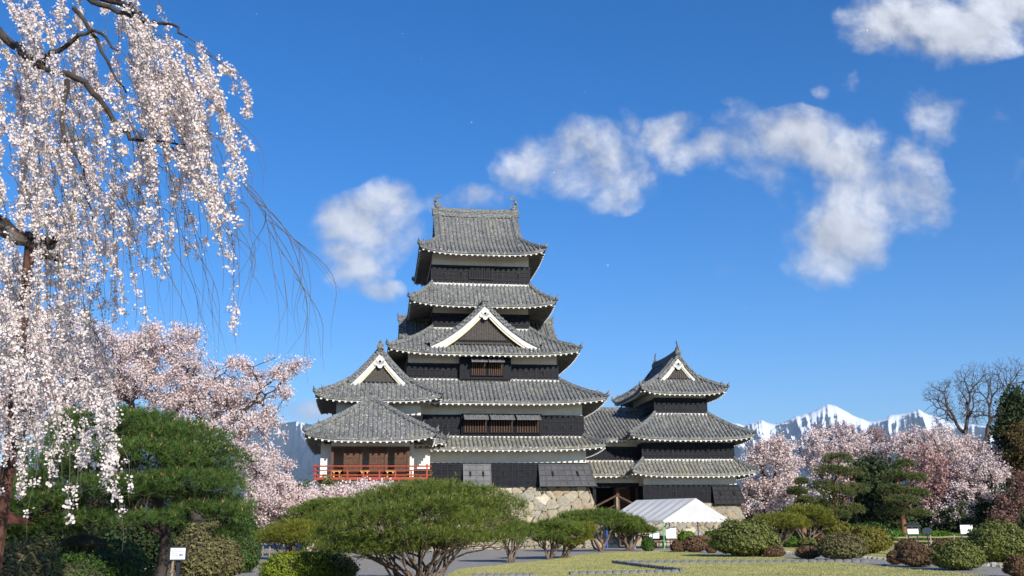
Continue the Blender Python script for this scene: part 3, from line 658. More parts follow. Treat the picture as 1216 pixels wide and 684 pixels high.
def awning_window(root, x0, x1, y, z0, z1, bars=5):
    w = lattice_window(root, x0, x1, y, z0, z1, bars, M_BLACK, M_BROWN, .14)
    a = MB(); a.hexa([(x0 - .05, y - .95, z1 - .30), (x1 + .05, y - .95, z1 - .30), (x1 + .05, y - .1, z1 + .10), (x0 - .05, y - .1, z1 + .10), (x0 - .05, y - .97, z1 - .24), (x1 + .05, y - .97, z1 - .24), (x1 + .05, y - .1, z1 + .18), (x0 - .05, y - .1, z1 + .18)])
    n = 5
    for i in range(n + 1):
        x = x0 + (x1 - x0) * i / n; a.hexa([(x - .03, y - .96, z1 - .25), (x + .03, y - .96, z1 - .25), (x + .03, y - .1, z1 + .17), (x - .03, y - .1, z1 + .17), (x - .03, y - .98, z1 - .21), (x + .03, y - .98, z1 - .21), (x + .03, y - .1, z1 + .21), (x - .03, y - .1, z1 + .21)])
    a.build('propped_shutter', M_GREY, w)
    return w
def drop_bay(root, x0, x1, y, z0, z1, out=.75, m_=None, flare=0.0):
    """stone-dropping bay: boards leaning outwards to the bottom"""
    m_ = m_ or M_GREY; b_ = MB(); xr = x1 + flare
    b_.hexa([(x0, y - out, z0), (xr, y - out, z0), (xr, y, z0), (x0, y, z0), (x0, y - .10, z1), (x1, y - .10, z1), (x1, y, z1), (x0, y, z1)])
    n = max(2, round((x1 - x0) / .5))
    P_ = lambda u, v, o_: (x0 + (x1 - x0 + flare * (1 - v)) * u, y - out + (out - .10) * v - o_, z0 + (z1 - z0) * v)
    for i in range(n + 1):
        u = i / n; e = .028 / (x1 - x0)
        b_.hexa([P_(u - e, 0, 0), P_(u + e, 0, 0), P_(u + e, 1, 0), P_(u - e, 1, 0), P_(u - e, 0, .045), P_(u + e, 0, .045), P_(u + e, 1, .045), P_(u - e, 1, .045)])
    nz = max(2, round((z1 - z0) / .38))
    for j in range(nz + 1):
        v = j / nz; e = .022 / (z1 - z0) * (1.8 if j in (0, nz) else 1)
        b_.hexa([P_(-.01, v - e, 0), P_(1.01, v - e, 0), P_(1.01, v + e, 0), P_(-.01, v + e, 0), P_(-.01, v - e, .06), P_(1.01, v - e, .06), P_(1.01, v + e, .06), P_(-.01, v + e, .06)])
    o_ = b_.build('stone_drop_bay', m_, root)
    for u in (.25, .72):
        h = MB()
        e = .07 / (x1 - x0); h.hexa([P_(u - e, .45, 0), P_(u + e, .45, 0), P_(u + e, .68, 0), P_(u - e, .68, 0), P_(u - e, .45, .07), P_(u + e, .45, .07), P_(u + e, .68, .07), P_(u - e, .68, .07)])
        h.build('loophole', M_DARK, o_)
    return o_
def stone_base(root, x0, x1, y0, y1, z1, batter=2.0, seed=1, cell=.86, z0=-.3, faces='FRL'):
    """battered dry-stone base: fine grid pushed out stone by stone"""
    rng = np.random.default_rng(seed); Vs, Fs, Ts = [], [], []
    H = z1 - z0
    for s in faces:
        Ln = (x1 - x0) if s == 'F' else (y1 - y0); span = Ln + 2 * batter
        g = .085; nu, nv = int(span / g), int(H / g)
        npts = int(span * H / (cell * cell * .62)); S = np.stack([rng.uniform(-1, span + 1, npts), rng.uniform(-.5, H + .5, npts)], 1)
        for _ in range(3):   # relax a little so that stones are similar in size
            Q = np.stack([rng.uniform(-1, span + 1, 6000), rng.uniform(-.5, H + .5, 6000)], 1); dd = ((Q[:, None] - S[None]) * np.array([.8, 1.2])) ** 2; k = dd.sum(2).argmin(1)
            for q in range(npts):
                w = Q[k == q]
                if len(w): S[q] = .6 * S[q] + .4 * w.mean(0)
        tone = np.clip(rng.normal(.5, .24, npts), .2, 1.0); prot = rng.uniform(.4, 1.1, npts); gxs = rng.normal(0, .05, (npts, 2))
        uu, vv = np.meshgrid(np.linspace(0, span, nu + 1), np.linspace(0, H, nv + 1)); G = np.stack([uu.ravel(), vv.ravel()], 1)
        Gw = G + .10 * np.stack([np.sin(G[:, 1] * 5 + G[:, 0] * 1.7), np.cos(G[:, 0] * 4.3 + G[:, 1] * 2)], 1)
        dist = (((Gw[:, None] - S[None]) * np.array([.8, 1.2])) ** 2).sum(2); o2 = np.argpartition(dist, 1, axis=1)[:, :2]; rr = np.arange(len(G))
        dA, dB = dist[rr, o2[:, 0]], dist[rr, o2[:, 1]]; sw = dA > dB; k = np.where(sw, o2[:, 1], o2[:, 0]); d1 = np.sqrt(np.minimum(dA, dB)); d2 = np.sqrt(np.maximum(dA, dB))
        e = np.clip((d2 - d1 - .02) / .16, 0, 1); e = e * e * (3 - 2 * e)
        push = e * (.13 * prot[k]) + ((Gw - S[k]) * gxs[k]).sum(1) * e
        tn = np.where(e < .25, 0.0, tone[k])
        v = G[:, 1] / H; out = batter * (1 - v) ** 1.35
        f = -batter + G[:, 0]                       # along the face
        lo = -batter * (1 - v) ** 1.35; hi = Ln + batter * (1 - v) ** 1.35
        al = lo + (hi - lo) * (G[:, 0] / span); dep = out + push * .8
        z = z0 + G[:, 1]
        if s == 'F': X, Y = x0 + al, y0 - dep
        elif s == 'R': X, Y = x1 + dep, y0 + al
        else: X, Y = x0 - dep, y1 - al
        k0 = sum(len(a) for a in Vs); Vs.append(np.stack([X, Y, z], 1)); Ts.append(tn)
        ii = (np.arange(nv)[:, None] * (nu + 1) + np.arange(nu)[None]).ravel() + k0; Fs.append(np.stack([ii, ii + 1, ii + nu + 2, ii + nu + 1], 1))
    k0 = sum(len(a) for a in Vs); Vs.append(np.array([(x0 - .1, y0 - .1, z1 - .02), (x1 + .1, y0 - .1, z1 - .02), (x1 + .1, y1, z1 - .02), (x0 - .1, y1, z1 - .02)])); Ts.append(np.full(4, .4)); Fs.append(np.array([[k0, k0 + 1, k0 + 2, k0 + 3]]))
    V, Fq, T_ = np.concatenate(Vs), np.concatenate(Fs), np.concatenate(Ts)
    me = bpy.data.meshes.new('stone_base'); me.vertices.add(len(V)); me.vertices.foreach_set('co', V.astype(np.float32).ravel()); idx = Fq.astype(np.int32).ravel()
    me.loops.add(len(idx)); me.loops.foreach_set('vertex_index', idx); me.polygons.add(len(Fq)); me.polygons.foreach_set('loop_start', np.arange(0, len(idx), 4, dtype=np.int32)); me.update(calc_edges=True)
    a = me.attributes.new('tint', 'FLOAT', 'POINT'); a.data.foreach_set('value', T_.astype(np.float32))
    return finish('stone_base', me, M_STONE, root)

A8 = math.radians(8)
def lp2w(o, x, y): return (o[0] + x * math.cos(A8) - y * math.sin(A8), o[1] + x * math.sin(A8) + y * math.cos(A8))
# ---- main keep
KO = (-3.3, 85.5)
K = empty('castle_keep', (*KO, 0), 'tall five-roofed black and white castle keep on a stone base', 'castle keep', rz=A8)
stone_base(K, -8.2, 8.25, -8.05, 8.2, 4.66, 2.1, 3)
H1 = [(x, 5.75, .2, .42) for x in (-7.2, -3.9, 1.1, 3.2)] + [(x, 5.8, .2, .28) for x in (-5.5,)]
wall_box(K, -8.1, 8.1, -8.0, 8.0, 4.66, 6.45, 7.95, holes=[(1.35, 5.7, .2, .4), (3.35, 5.7, .22, .24), (-5.0, 5.7, .2, .4)])
drop_bay(K, -1.8, .35, -8.07, 4.72, 6.42, .55, M_GREY2)
drop_bay(K, 4.2, 8.25, -8.07, 4.72, 6.42, .72, M_GREY3, flare=.45)
tier(K, 9.35, 9.75, 7.62, 7.95, 7.75, 8.62, 8.1, 8.0, lift=.28, c=.15, tm_=M_TILE_LOW)
wall_box(K, -7.95, 7.95, -7.6, 7.6, 8.55, 10.25, 11.75, holes=[(4.95, 9.4, .24, .3), (6.3, 9.4, .22, .22), (7.0, 9.4, .2, .4), (-3.2, 9.4, .22, .4)])
bay = MB(); bay.box(-1.95, 4.55, -8.0, -7.72, 8.75, 10.42); bay = bay.build('window_bay', M_BLACK, K)
for i in range(3):
    x0 = -1.75 + i * 2.1; awning_window(bay, x0, x0 + 1.85, -8.0, 8.95, 10.15, 9)
tier(K, 9.6, 9.5, 11.25, 6.35, 6.3, 13.4, 7.95, 7.6, lift=.42, c=.28)
wall_box(K, -6.2, 6.2, -6.2, 6.2, 13.3, 14.62, 16.0, holes=[(-4.9, 14.0, .2, .4), (-3.3, 14.0, .2, .22), (3.6, 14.0, .2, .22), (5.0, 14.0, .2, .4)])
bay = MB(); bay.box(-2.0, 2.25, -6.75, -6.2, 13.38, 15.2); bay = bay.build('window_bay', M_BLACK, K)
for x0 in (-1.05, .35): awning_window(bay, x0, x0 + 1.2, -6.75, 13.72, 14.95, 7)
tier(K, 7.85, 8.0, 15.38, 4.15, 4.7, 18.0, 6.2, 6.2, lift=.45, c=.30)
dormer(K, lambda x, y, z: (y + .05, -x, z), 3.0, 7.45, 4.7, 16.2, 19.75, c=.52, board=.60)
for sg in (1, -1):
    dormer(K, (lambda x, y, z, sg=sg: (sg * x, y - .6, z)), 3.0, 6.85, 2.6, 17.35, 19.45, c=.25, board=.30)
wall_box(K, -4.07, 4.07, -4.6, 4.6, 17.6, 19.2, 20.6)
tier(K, 6.15, 6.6, 19.72, 4.2, 4.5, 21.95, 4.07, 4.6, lift=.42, c=.30)
wall_box(K, -4.2, 4.2, -4.4, 4.4, 21.95, 23.5, 25.1, holes=[(-3.2, 22.75, .2, .24), (-1.75, 22.8, .22, .42), (1.7, 22.75, .2, .24), (3.25, 22.8, .22, .42)])
for x0 in (-.98, .05): lattice_window(K, x0, x0 + .92, -4.5, 22.45, 23.3, 6, M_BATTEN, M_BATTEN, proud=.12)
irimoya(K, 5.4, 6.2, 24.35, 29.55, 3.55, .52, 4.2, 4.4, lift=.5, c=.50, fish=.95, vo=.3, ridge_h=.55)

# ---- left front turret (tatsumi) with front gable
TO = (-11.5, 79.0); TC = .55
Tt = empty('corner_turret', (TO[0] + TC * math.cos(A8), TO[1] + TC * math.sin(A8), 0), 'gabled two-storey turret joined to the left of the castle keep, behind the red balcony', 'turret', rz=A8)
stone_base(Tt, -4.1, 4.1, -3.9, 5, 4.2, 1.6, 11)
wall_box(Tt, -4.0, 4.0, -3.8, 4.0, 4.2, 5.9, 8.1, holes=[(3.2, 5.2, .2, .4)])
tier(Tt, 5.2, 5.1, 7.85, 3.3, 3.4, 9.2, 4.0, 3.8, lift=.3, c=.2)
wall_box(Tt, -3.27, 3.27, -3.5, 3.6, 8.9, 10.05, 11.7, holes=[(2.2, 9.6, .2, .4)])
ROT = lambda x, y, z: (y, -x, z)
irimoya(Tt, 5.2, 4.8, 11.22, 15.35, 3.15, .50, 3.5, 3.27, lift=.40, c=.50, T=ROT, fish=0, board=.58, vo=.45, ridge_h=.38)

# ---- moon viewing turret with the red balcony
SO = (-11.5, 75.0); SC = .58
S = empty('moon_viewing_turret', (SO[0] + SC * math.cos(A8), SO[1] + SC * math.sin(A8), 0), 'low open pavilion with hipped tile roof and red balcony at the left of the castle', 'pavilion', rz=A8)
stone_base(S, -3.3, 3.3, -3.1, 3.0, 4.0, 1.5, 17)
p_ = MB(); p_.box(-3.3, 3.3, -3.1, 3.1, 4.0, 5.1); p_.build('plaster_footing', M_PLASTER, S)
fl = MB(); fl.box(-3.28, 3.28, -3.0, 3.0, 5.1, 5.22); fl.build('floor', M_BROWN, S)
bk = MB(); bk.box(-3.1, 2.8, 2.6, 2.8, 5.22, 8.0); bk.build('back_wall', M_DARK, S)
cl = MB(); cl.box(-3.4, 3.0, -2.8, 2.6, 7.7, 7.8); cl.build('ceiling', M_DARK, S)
w_ = MB(); w_.box(-3.66, -2.87, -2.25, -2.05, 5.22, 8.1); w_.box(2.87, 3.2, -2.25, -2.05, 5.22, 8.1); w_.box(-2.87, 2.87, -3.05, -2.85, 7.42, 8.1); w_.box(-3.66, -3.5, -2.05, 2.8, 5.22, 8.1); w_.box(3.0, 3.2, -2.05, 2.8, 5.22, 8.1); w_.build('plaster_wall', M_PLASTER, S)
for x in (-2.87, -1.0 + .2, 1.05, 2.67):
    q = MB(); q.box(x, x + .2, -3.1, -2.83, 5.22, 7.3); q.build('post', M_BROWN, S)
q = MB(); q.box(-2.87, 2.87, -3.12, -2.86, 7.3, 7.46); q.build('lintel', M_BROWN, S)
for x0, x1 in ((-1.95, -.8), (-.1, 1.05), (1.75, 2.67)):
    q = MB(); q.box(x0, x1, -2.98, -2.9, 5.22, 7.3)
    for i in range(10): q.box(x0 + (x1 - x0) * (i + .5) / 10 - .025, x0 + (x1 - x0) * (i + .5) / 10 + .025, -3.02, -2.98, 5.25, 7.28)
    for zz_ in (5.3, 5.75, 6.2, 6.65, 7.1): q.box(x0, x1, -3.04, -2.98, zz_ - .02, zz_ + .02)
    q.build('lattice_door', M_BROWN, S)
for x in (-2.75, -.75, 1.1):
    q = MB(); q.box(x, x + .7, -3.5, -3.15, 5.62, 5.76); q.box(x + .1, x + .2, -3.45, -3.2, 5.2, 5.62); q.box(x + .5, x + .6, -3.45, -3.2, 5.2, 5.62); q.build('step', M_OCHRE, S)
bal = MB(); bal.box(-3.95, 4.2, -3.95, -3.0, 5.02, 5.2); bal.box(-3.95, -3.3, -3.0, 2.8, 5.02, 5.2); bal = bal.build('balcony', M_RED, S)
for z, r_ in ((5.98, .055), (5.68, .04), (5.34, .05)):
    q = MB(); q.tube([(-4.15, -3.9, z), (4.45, -3.9, z)], r_, 8); q.tube([(-3.9, -4.1, z), (-3.9, 2.8, z)], r_, 8); q.build('rail', M_RED, bal)
for i in range(8):
    q = MB(); x = -3.9 + i * 8.0 / 7; q.box(x - .055, x + .055, -3.955, -3.845, 5.2, 5.98 if i in (0, 7) else 5.68); 
    if i in (0, 7): q.box(x - .07, x + .07, -3.97, -3.83, 5.98, 6.12)
    q.build('rail_post', M_RED, bal)
for i in range(9):
    q = MB(); x = -3.8 + i * .98; q.box(x - .07, x + .07, -4.0, -3.0, 4.9, 5.02); q.build('balcony_joist', M_RED, bal)
tier(S, 4.7, 4.6, 7.93, .12, 1.0, 11.2, 3.28, 3.05, lift=.42, c=.12, topband=False)
q = MB(); q.tube([(0, -1.0, 11.3), (0, 1.0, 11.3)], .2, 8); ornament(q, (0, -1.1, 11.25), (0, -1), 1.0); q.tube([(0, -1.0, 11.5), (0, -1.05, 11.8), (0, -1.05, 12.05)], [.12, .09, .03], 6); q.build('main_ridge', M_RIDGE, S)

# ---- connecting gallery
GO = lp2w(KO, 11.5, 4.0)
G = empty('connecting_gallery', (*GO, 0), 'shadowed two-storey link between the main keep and the small keep', 'gallery', rz=A8)
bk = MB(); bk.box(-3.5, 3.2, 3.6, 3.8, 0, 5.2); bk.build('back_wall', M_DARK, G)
for x0 in (-3.5, 3.0): q = MB(); q.box(x0, x0 + .2, -4.0, 3.6, 0, 5.2); q.build('side_wall', M_BLACK, G)
for x0 in (-3.3, -1.2, .9, 2.7): q = MB(); q.box(x0, x0 + .28, -4.25, -3.95, 0, 4.9); q.build('post', M_BROWN if x0 > 0 else M_BLACK, G)
q = MB(); q.box(-3.5, 3.2, -4.3, -3.9, 4.9, 5.3); q.build('lintel', M_BLACK, G)
q = MB(); q.box(-3.5, 3.2, -4.28, 4.0, 5.3, 6.6); q.build('storey_wall', M_PLASTER, G)
q = MB(); q.box(1.2, 2.7, -2.2, -2.05, 0, 4.9); q.build('door', M_BROWN, G)
tier(G, 3.25, 6.0, 6.0, 2.75, 4.35, 7.2, 2.7, 4.3, lift=0, c=.1, sides='F', hipset=(), T=lambda x, y, z: (x + .75, y, z), tm_=M_TILE_LOW)
wall_box(G, -3.5, 3.2, -4.3, 4.0, 7.0, 8.35, 9.4)
q = MB(); pf = prof(.15); hg = 4.2
slope(q, comp(None, SIDES['F']), lambda t: hg, lambda t: 5.9 * (1 - t), lambda t: 9.05 + 3.1 * pf(t), hg, 0.0); slope(q, comp(None, SIDES['B']), lambda t: hg, lambda t: 5.9 * (1 - t), lambda t: 9.05 + 3.1 * pf(t), hg, 0.0)
wh = MB(); sof = MB(); eave_trim(wh, sof, q, SIDES['F'], hg, 5.9, 9.05, 0, 3.9, 4.3, .4)
q = q.build('roof', M_TILE, G); wh.build('rafter_ends', M_WHITE, q); sof.build('eave_soffit', M_SOFFIT, q)
rg = MB(); rg.tube([(-4.2, 0, 12.25), (4.2, 0, 12.25)], .2, 8, sq=1.3); rg.build('main_ridge', M_RIDGE, q)

# ---- small keep on the right
UO = (14.78, 90.86)
cyU = .8
Uo = empty('small_keep', (UO[0] - cyU * math.sin(A8), UO[1] + cyU * math.cos(A8), 0), 'smaller three-roofed castle tower on the right of the white tent roof', 'castle tower', rz=A8)
stone_base(Uo, -4.3, 4.3, -5.6, 5.2, 3.5, 1.3, 29)
wall_box(Uo, -4.2, 4.2, -5.5, 5.4, 3.5, 4.95, 6.3, holes=[(-1.5, 4.3, .2, .4), (1.0, 4.3, .2, .24)])
drop_bay(Uo, 1.9, 4.3, -5.57, 3.45, 4.95, .5, M_BLACK, flare=.4)
tier(Uo, 5.55, 7.0, 5.92, 4.15, 5.4, 7.22, 4.2, 5.5, lift=.3, c=.2, tm_=M_TILE_LOW)
wall_box(Uo, -4.12, 4.12, -5.3, 5.2, 7.15, 8.6, 9.6, holes=[(-1.6, 7.9, .2, .35), (1.8, 7.9, .2, .35)])
tier(Uo, 5.62, 6.9, 9.0, 2.42, 3.85, 11.42, 4.12, 5.3, lift=.36, c=.3)
wall_box(Uo, -2.38, 2.38, -3.8, 3.6, 11.4, 12.75, 14.0, holes=[(-1.6, 12.15, .16, .3), (0, 12.1, .14, .16), (1.6, 12.15, .16, .3)])
irimoya(Uo, 5.2, 4.0, 13.22, 16.85, 3.5, .52, 3.8, 2.38, lift=.42, c=.50, T=ROT, fish=.62, board=.48, vo=.35, ridge_h=.30)
# ridge caps on the right rear wing roof are part of the tiers above

# ------------------------------------------------------------------ vegetation
def ell_points(rng, ells, n, shell=.75):
    """points in ellipsoids (cx,cy,cz,rx,ry,rz); denser near the surface"""
    vol = np.array([e[3] * e[4] * e[5] for e in ells]) ** .75; k = rng.choice(len(ells), n, p=vol / vol.sum()); E_ = np.array(ells, float)[k]
    d = unit(rng.normal(size=(n, 3))); r = shell + (1 - shell) * rng.uniform(0, 1, n) ** .6 if shell > 0 else rng.uniform(0, 1, n) ** (1 / 3)
    mixr = np.where(rng.uniform(0, 1, n) < .75, r, rng.uniform(.2, 1, n))
    return E_[:, :3] + d * mixr[:, None] * E_[:, 3:], d
def pell(px, py, rx, ry, D, dr=None, dd=0.0):
    """ellipsoid from its place in the photograph and its real distance D"""
    c = at(px, py, D + dd); s = c[1] / F_PX * 1.02
    return (c.x, c.y, c.z, rx * s, (dr if dr else rx * s), ry * s)
def skeleton(rng, root, pts, r0, rmin=.012, bend=.12, frac=.5, trunk_to=None, stems=1, lean=None):
    segs, tips = [], []
    root = np.array(root, float)
    def limb(a, b, ra, rb, k=3):
        prev = a; L_ = np.linalg.norm(b - a)
        off_ = rng.normal(size=3) * bend * L_
        for i in range(1, k + 1):
            t = i / k; p = a + (b - a) * t + off_ * math.sin(math.pi * t) * .6; segs.append((prev, p, ra + (rb - ra) * (i - 1) / k, ra + (rb - ra) * t)); prev = p
    def rec(node, pts, r):
        n = len(pts)
        if n == 0: return
        if n <= 2:
            for q in pts: limb(node, q, r, rmin * .7, 2); tips.append((node, q))
            return
        v = pts - node; c = v - v.mean(0); 
        try: ax = np.linalg.svd(c[: 200], full_matrices=False)[2][0]
        except Exception: ax = rng.normal(size=3)
        ax = unit(ax + .35 * rng.normal(size=3)); pr = c @ ax; cut = np.quantile(pr, rng.uniform(.38, .62)); 
        for g_ in (pts[pr <= cut], pts[pr > cut]):
            if len(g_) == 0: continue
            cc = g_.mean(0); st = (cc - node) * frac * rng.uniform(.75, 1.2); nn = node + st
            rr = max(rmin, r * (len(g_) / n) ** .48); limb(node, nn, max(rmin, r * .96 if len(g_) > n / 2 else rr * 1.1), rr); rec(nn, g_, rr)
    if stems == 1:
        if trunk_to is not None:
            limb(root, np.array(trunk_to, float), r0 * 1.25, r0, 5); rec(np.array(trunk_to, float), pts, r0)
        else: rec(root, pts, r0)
    else:
        ang = np.arctan2(pts[:, 1] - root[1], pts[:, 0] - root[0]); o_ = np.argsort(ang)
        for s_ in range(stems):
            g_ = pts[o_[s_::stems]] if stems <= 0 else pts[o_[s_ * len(pts) // stems:(s_ + 1) * len(pts) // stems]]
            if len(g_) == 0: continue
            c = g_.mean(0); b0 = root + np.array([rng.normal(0, .08 if stems < 12 else .3), rng.normal(0, .08 if stems < 12 else .3), 0]) * (r0 * 6 if stems < 12 else .9) ; k = trunk_to if trunk_to else .45
            m_ = b0 + (c - b0) * np.array([k, k, k * 1.0]); limb(b0, m_, r0, r0 * .7, 4); rec(m_, g_, r0 * .7)
    return segs, tips
def blossom_tree(name, label, cat, base, ells, n, D, seed, mat_b, size, per, wood=None, group=None, r0=.25, trunk_h=.35, blob=.22, rmin=None, spread_shell=.55, along=6, wood2=None):
    rng = np.random.default_rng(seed); pts, _ = ell_points(rng, ells, n, spread_shell); pts = pts[pts[:, 2] > .15]
    root = empty(name, (base[0], base[1], 0), label, cat, group); b = np.array([0, 0, -.05]); pts = pts - np.array([base[0], base[1], 0])
    c = pts.mean(0); tt = (c[0] * .25, c[1] * .25, max(.8, c[2] * trunk_h))
    segs, tips = skeleton(rng, b, pts, r0, rmin or size * .35, .14, .48, tt)
    seg_mesh('trunk', segs, 5, wood or M_BARKD, root)
    A = np.array([t_[0] for t_ in tips]); B = np.array([t_[1] for t_ in tips]); k = rng.integers(0, len(A), len(A) * along); u = rng.uniform(.15, 1.08, len(k))[:, None]
    cen = A[k] * (1 - u) + B[k] * u + rng.normal(0, blob * .35, (len(k), 3)); tn = rng.uniform(0, 1, len(cen))
    q = np.repeat(cen, per, 0); q = q + rng.normal(0, blob * .42, q.shape); ti = np.clip(np.repeat(tn, per) * .6 + rng.uniform(0, .5, len(q)), 0, 1)
    np_mesh('crown', card_verts(rng, q, size * rng.uniform(.6, 1.2, len(q)), aspect=.75), 4, mat_b, root, ti)
    return root
def tufts_on(rng, ells, n, up=.25, low=-.35):
    vol = np.array([e[3] * e[4] + e[3] * e[5] for e in ells]); k = rng.choice(len(ells), n, p=vol / vol.sum()); E_ = np.array(ells, float)[k]
    d = unit(rng.normal(size=(n, 3))); d[:, 2] = np.where(d[:, 2] < low, -d[:, 2], d[:, 2]); d = unit(d)
    r = .98 + .15 * rng.normal(size=n) - .35 * (rng.uniform(0, 1, n) < .3) * rng.uniform(0, 1, n)
    lump = 1 + .10 * np.sin(d[:, 0] * 7 + E_[:, 0] * 3) * np.sin(d[:, 1] * 6 + E_[:, 2] * 5) + .07 * np.sin(d[:, 0] * 15 + d[:, 2] * 13 + E_[:, 1])
    return E_[:, :3] + d * (r * lump)[:, None] * E_[:, 3:], d, k
def pine(name, label, base, ells, seed, n, nl, nw, per=9, mat_n=None, wood=None, stems=5, r0=.10, k=.5, candles=0, group=None, cat='pine tree', splay=.75, nskel=None, low=-.35, clump=0, trunk_to=None):
    rng = np.random.default_rng(seed); root = empty(name, (base[0], base[1], 0), label, cat, group); off_ = np.array([base[0], base[1], 0])
    P, d, kk = tufts_on(rng, ells, n, low=low); keep = P[:, 2] > .1; P, d, kk = P[keep] - off_, d[keep], kk[keep]
    ax = unit(d * .7 + np.array([0, 0, .75])); tone = np.clip(.36 + .30 * rng.normal(size=len(P)) + .15 * np.sin(kk * 2.4), 0, 1)
    np_mesh('crown', needle_verts(rng, P, ax, per, nl, nw, splay), 3, mat_n or M_NEEDLE, root, np.repeat(tone, per))
    if candles:
        c = rng.choice(len(P), candles); c = c[d[c, 2] > 0]; q = P[c] + ax[c] * nl * .45
        np_mesh('candles', needle_verts(rng, q, np.tile([[0, 0, 1.]], (len(q), 1)), 2, nl * .55, nw * 1.7, .25), 3, M_CANDLE, root)
    E_ = np.array(ells, float); m_ = nskel or len(ells) * 7; s_, _ = ell_points(rng, ells, m_, .3); s_[:, 2] -= .25 * E_[:, 5].mean()
    s_ = s_[s_[:, 2] > .3] - off_
    segs, _ = skeleton(rng, (0, 0, -.05), s_, r0, nw * 1.6, .16, .5, trunk_to if stems == 1 else k, stems)
    seg_mesh('trunk', segs, 6, wood or M_PINEBARK, root)
    return root
def shrub(name, label, px, pyb, w, pyt, mat_l, seed, leaf=.05, n=5000, D=None, group=None, lowcut=.12, cat='shrub', stems=True, flat=1.0, core=None):
    rng = np.random.default_rng(seed); b = gp(px, pyb) if D is None else Vector((at(px, pyb, D).x, D, 0)); D_ = b.y
    s = D_ / F_PX * 1.03; rx = w / 2 * s; H = (pyb - pyt) * s * 1.0; k_b = 1 + rx * .75 / b.y; b.x *= k_b; b.y *= k_b; rx *= .97 * k_b; H *= k_b
    if D is not None: H = at(px, pyt, D + rx * .75).z
    root = empty(name, (b.x, b.y, 0), label, cat, group)
    cz = H * (lowcut + (1 - lowcut) * .30); rz = H - cz; rzl = cz - H * lowcut * .5
    d = unit(rng.normal(size=(n, 3)))
    ph = rng.uniform(0, 6, 4)
    lump = 1 + .05 * np.sin(d[:, 0] * 5 + ph[0]) * np.cos(d[:, 1] * 4 + ph[1]) + .04 * np.sin(d[:, 2] * 9 + ph[2] + d[:, 0] * 6) + .04 * rng.normal(size=n) * (1 + 1.2 * (rng.uniform(0, 1, n) < .1)) - .03
    hole = np.sin(d[:, 0] * 17 + ph[0]) * np.sin(d[:, 1] * 15 + ph[1]) * np.sin(d[:, 2] * 19 + ph[3]); lump = lump - .07 * np.clip(hole * 2.2, -1, 1)
    R_ = np.stack([np.full(n, rx), np.full(n, rx * .92), np.where(d[:, 2] > 0, rz, rzl)], 1)
    dd_ = np.stack([np.sign(d[:, 0]) * np.abs(d[:, 0]) ** .9, np.sign(d[:, 1]) * np.abs(d[:, 1]) ** .9, np.sign(d[:, 2]) * np.abs(d[:, 2]) ** flat], 1)
    P = dd_ * R_ * lump[:, None] + np.array([0, 0, cz])
    P = P[P[:, 2] > .02]; d = d[:len(P)]
    nn = unit((P - np.array([0, 0, cz])) / np.array([rx, rx, rz]) ** 2)
    tone = np.clip(.45 + .38 * rng.normal(size=len(P)), 0, 1)
    np_mesh('foliage', card_verts(rng, P, leaf * rng.uniform(.6, 1.3, len(P)), nn, .55, .8), 4, mat_l, root, tone)
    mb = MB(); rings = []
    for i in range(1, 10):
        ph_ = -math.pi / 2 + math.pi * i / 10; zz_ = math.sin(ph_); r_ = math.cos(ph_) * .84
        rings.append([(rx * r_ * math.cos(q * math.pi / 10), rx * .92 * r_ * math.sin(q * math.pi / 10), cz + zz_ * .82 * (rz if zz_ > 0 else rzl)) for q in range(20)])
    mb.loft(rings); c_ = mb.build('shade_core', M_INNER, root, smooth=True)  # solid dark core paints the shade inside the crown
    if stems:
        S_ = []
        for i in range(9):
            a_ = rng.uniform(0, 6.28); r_ = rx * rng.uniform(.2, .7); S_.append((np.array([r_ * .3 * math.cos(a_), r_ * .3 * math.sin(a_), -.03]), np.array([r_ * math.cos(a_), r_ * math.sin(a_), cz]), .035, .02))
        seg_mesh('stems', S_, 5, M_BARK, root)
    return root

# ---- centre garden pines
Dc = 28.0
e_ = [pell(*q[:4], Dc, None, q[4]) for q in [(512, 590, 52, 17, .2), (462, 603, 46, 16, 0), (560, 603, 42, 15, .6), (418, 618, 34, 13, -.1), (505, 612, 50, 16, -.8), (455, 630, 48, 16, -1.0), (505, 638, 42, 14, -1.3),
      (548, 627, 36, 13, -.9), (602, 610, 26, 18, .3), (606, 632, 18, 11, -.4), (590, 622, 24, 12, 1.2), (430, 654, 46, 11, -.3), (400, 648, 30, 12, .2), (470, 652, 36, 9, -.7), (596, 643, 22, 9, -.8), (545, 640, 30, 10, -1.2), (505, 648, 34, 8, 2.2), (575, 590, 26, 10, .9), (430, 644, 26, 10, -.6), (540, 588, 34, 12, 1.0), (480, 595, 50, 15, 1.6), (540, 610, 55, 15, 2.0), (430, 612, 40, 13, 1.6), (580, 640, 16, 7, -.9), (440, 650, 50, 13, .3), (400, 636, 26, 12, .6), (480, 648, 50, 12, .8), (520, 645, 40, 10, 1.8), (560, 640, 30, 9, 1.5), (455, 612, 34, 10, -1.6), (520, 600, 30, 9, -1.5), (570, 616, 22, 8, -1.0)]]
b = at(498, 684, Dc); pine('garden_pine', 'broad umbrella-clipped pine with many bare stems in the centre foreground', (b.x, b.y), e_, 7, 13500, .15, .0055, 12, M_NEEDLE, M_PINEBARK, 24, .048, .40, candles=1500, nskel=480)
e_ = [pell(*q[:4], 31.5, None, q[4]) for q in [(352, 634, 34, 13, 0), (330, 640, 22, 9, -.3), (376, 640, 26, 10, -.5), (350, 642, 30, 8, .5)]]
b = at(352, 668, 31.5); pine('garden_pine', 'small flat-topped pine left of the broad central pine', (b.x, b.y), e_, 8, 3200, .12, .006, 10, M_NEEDLEY, M_PINEBARK, 6, .05, .5, nskel=70)
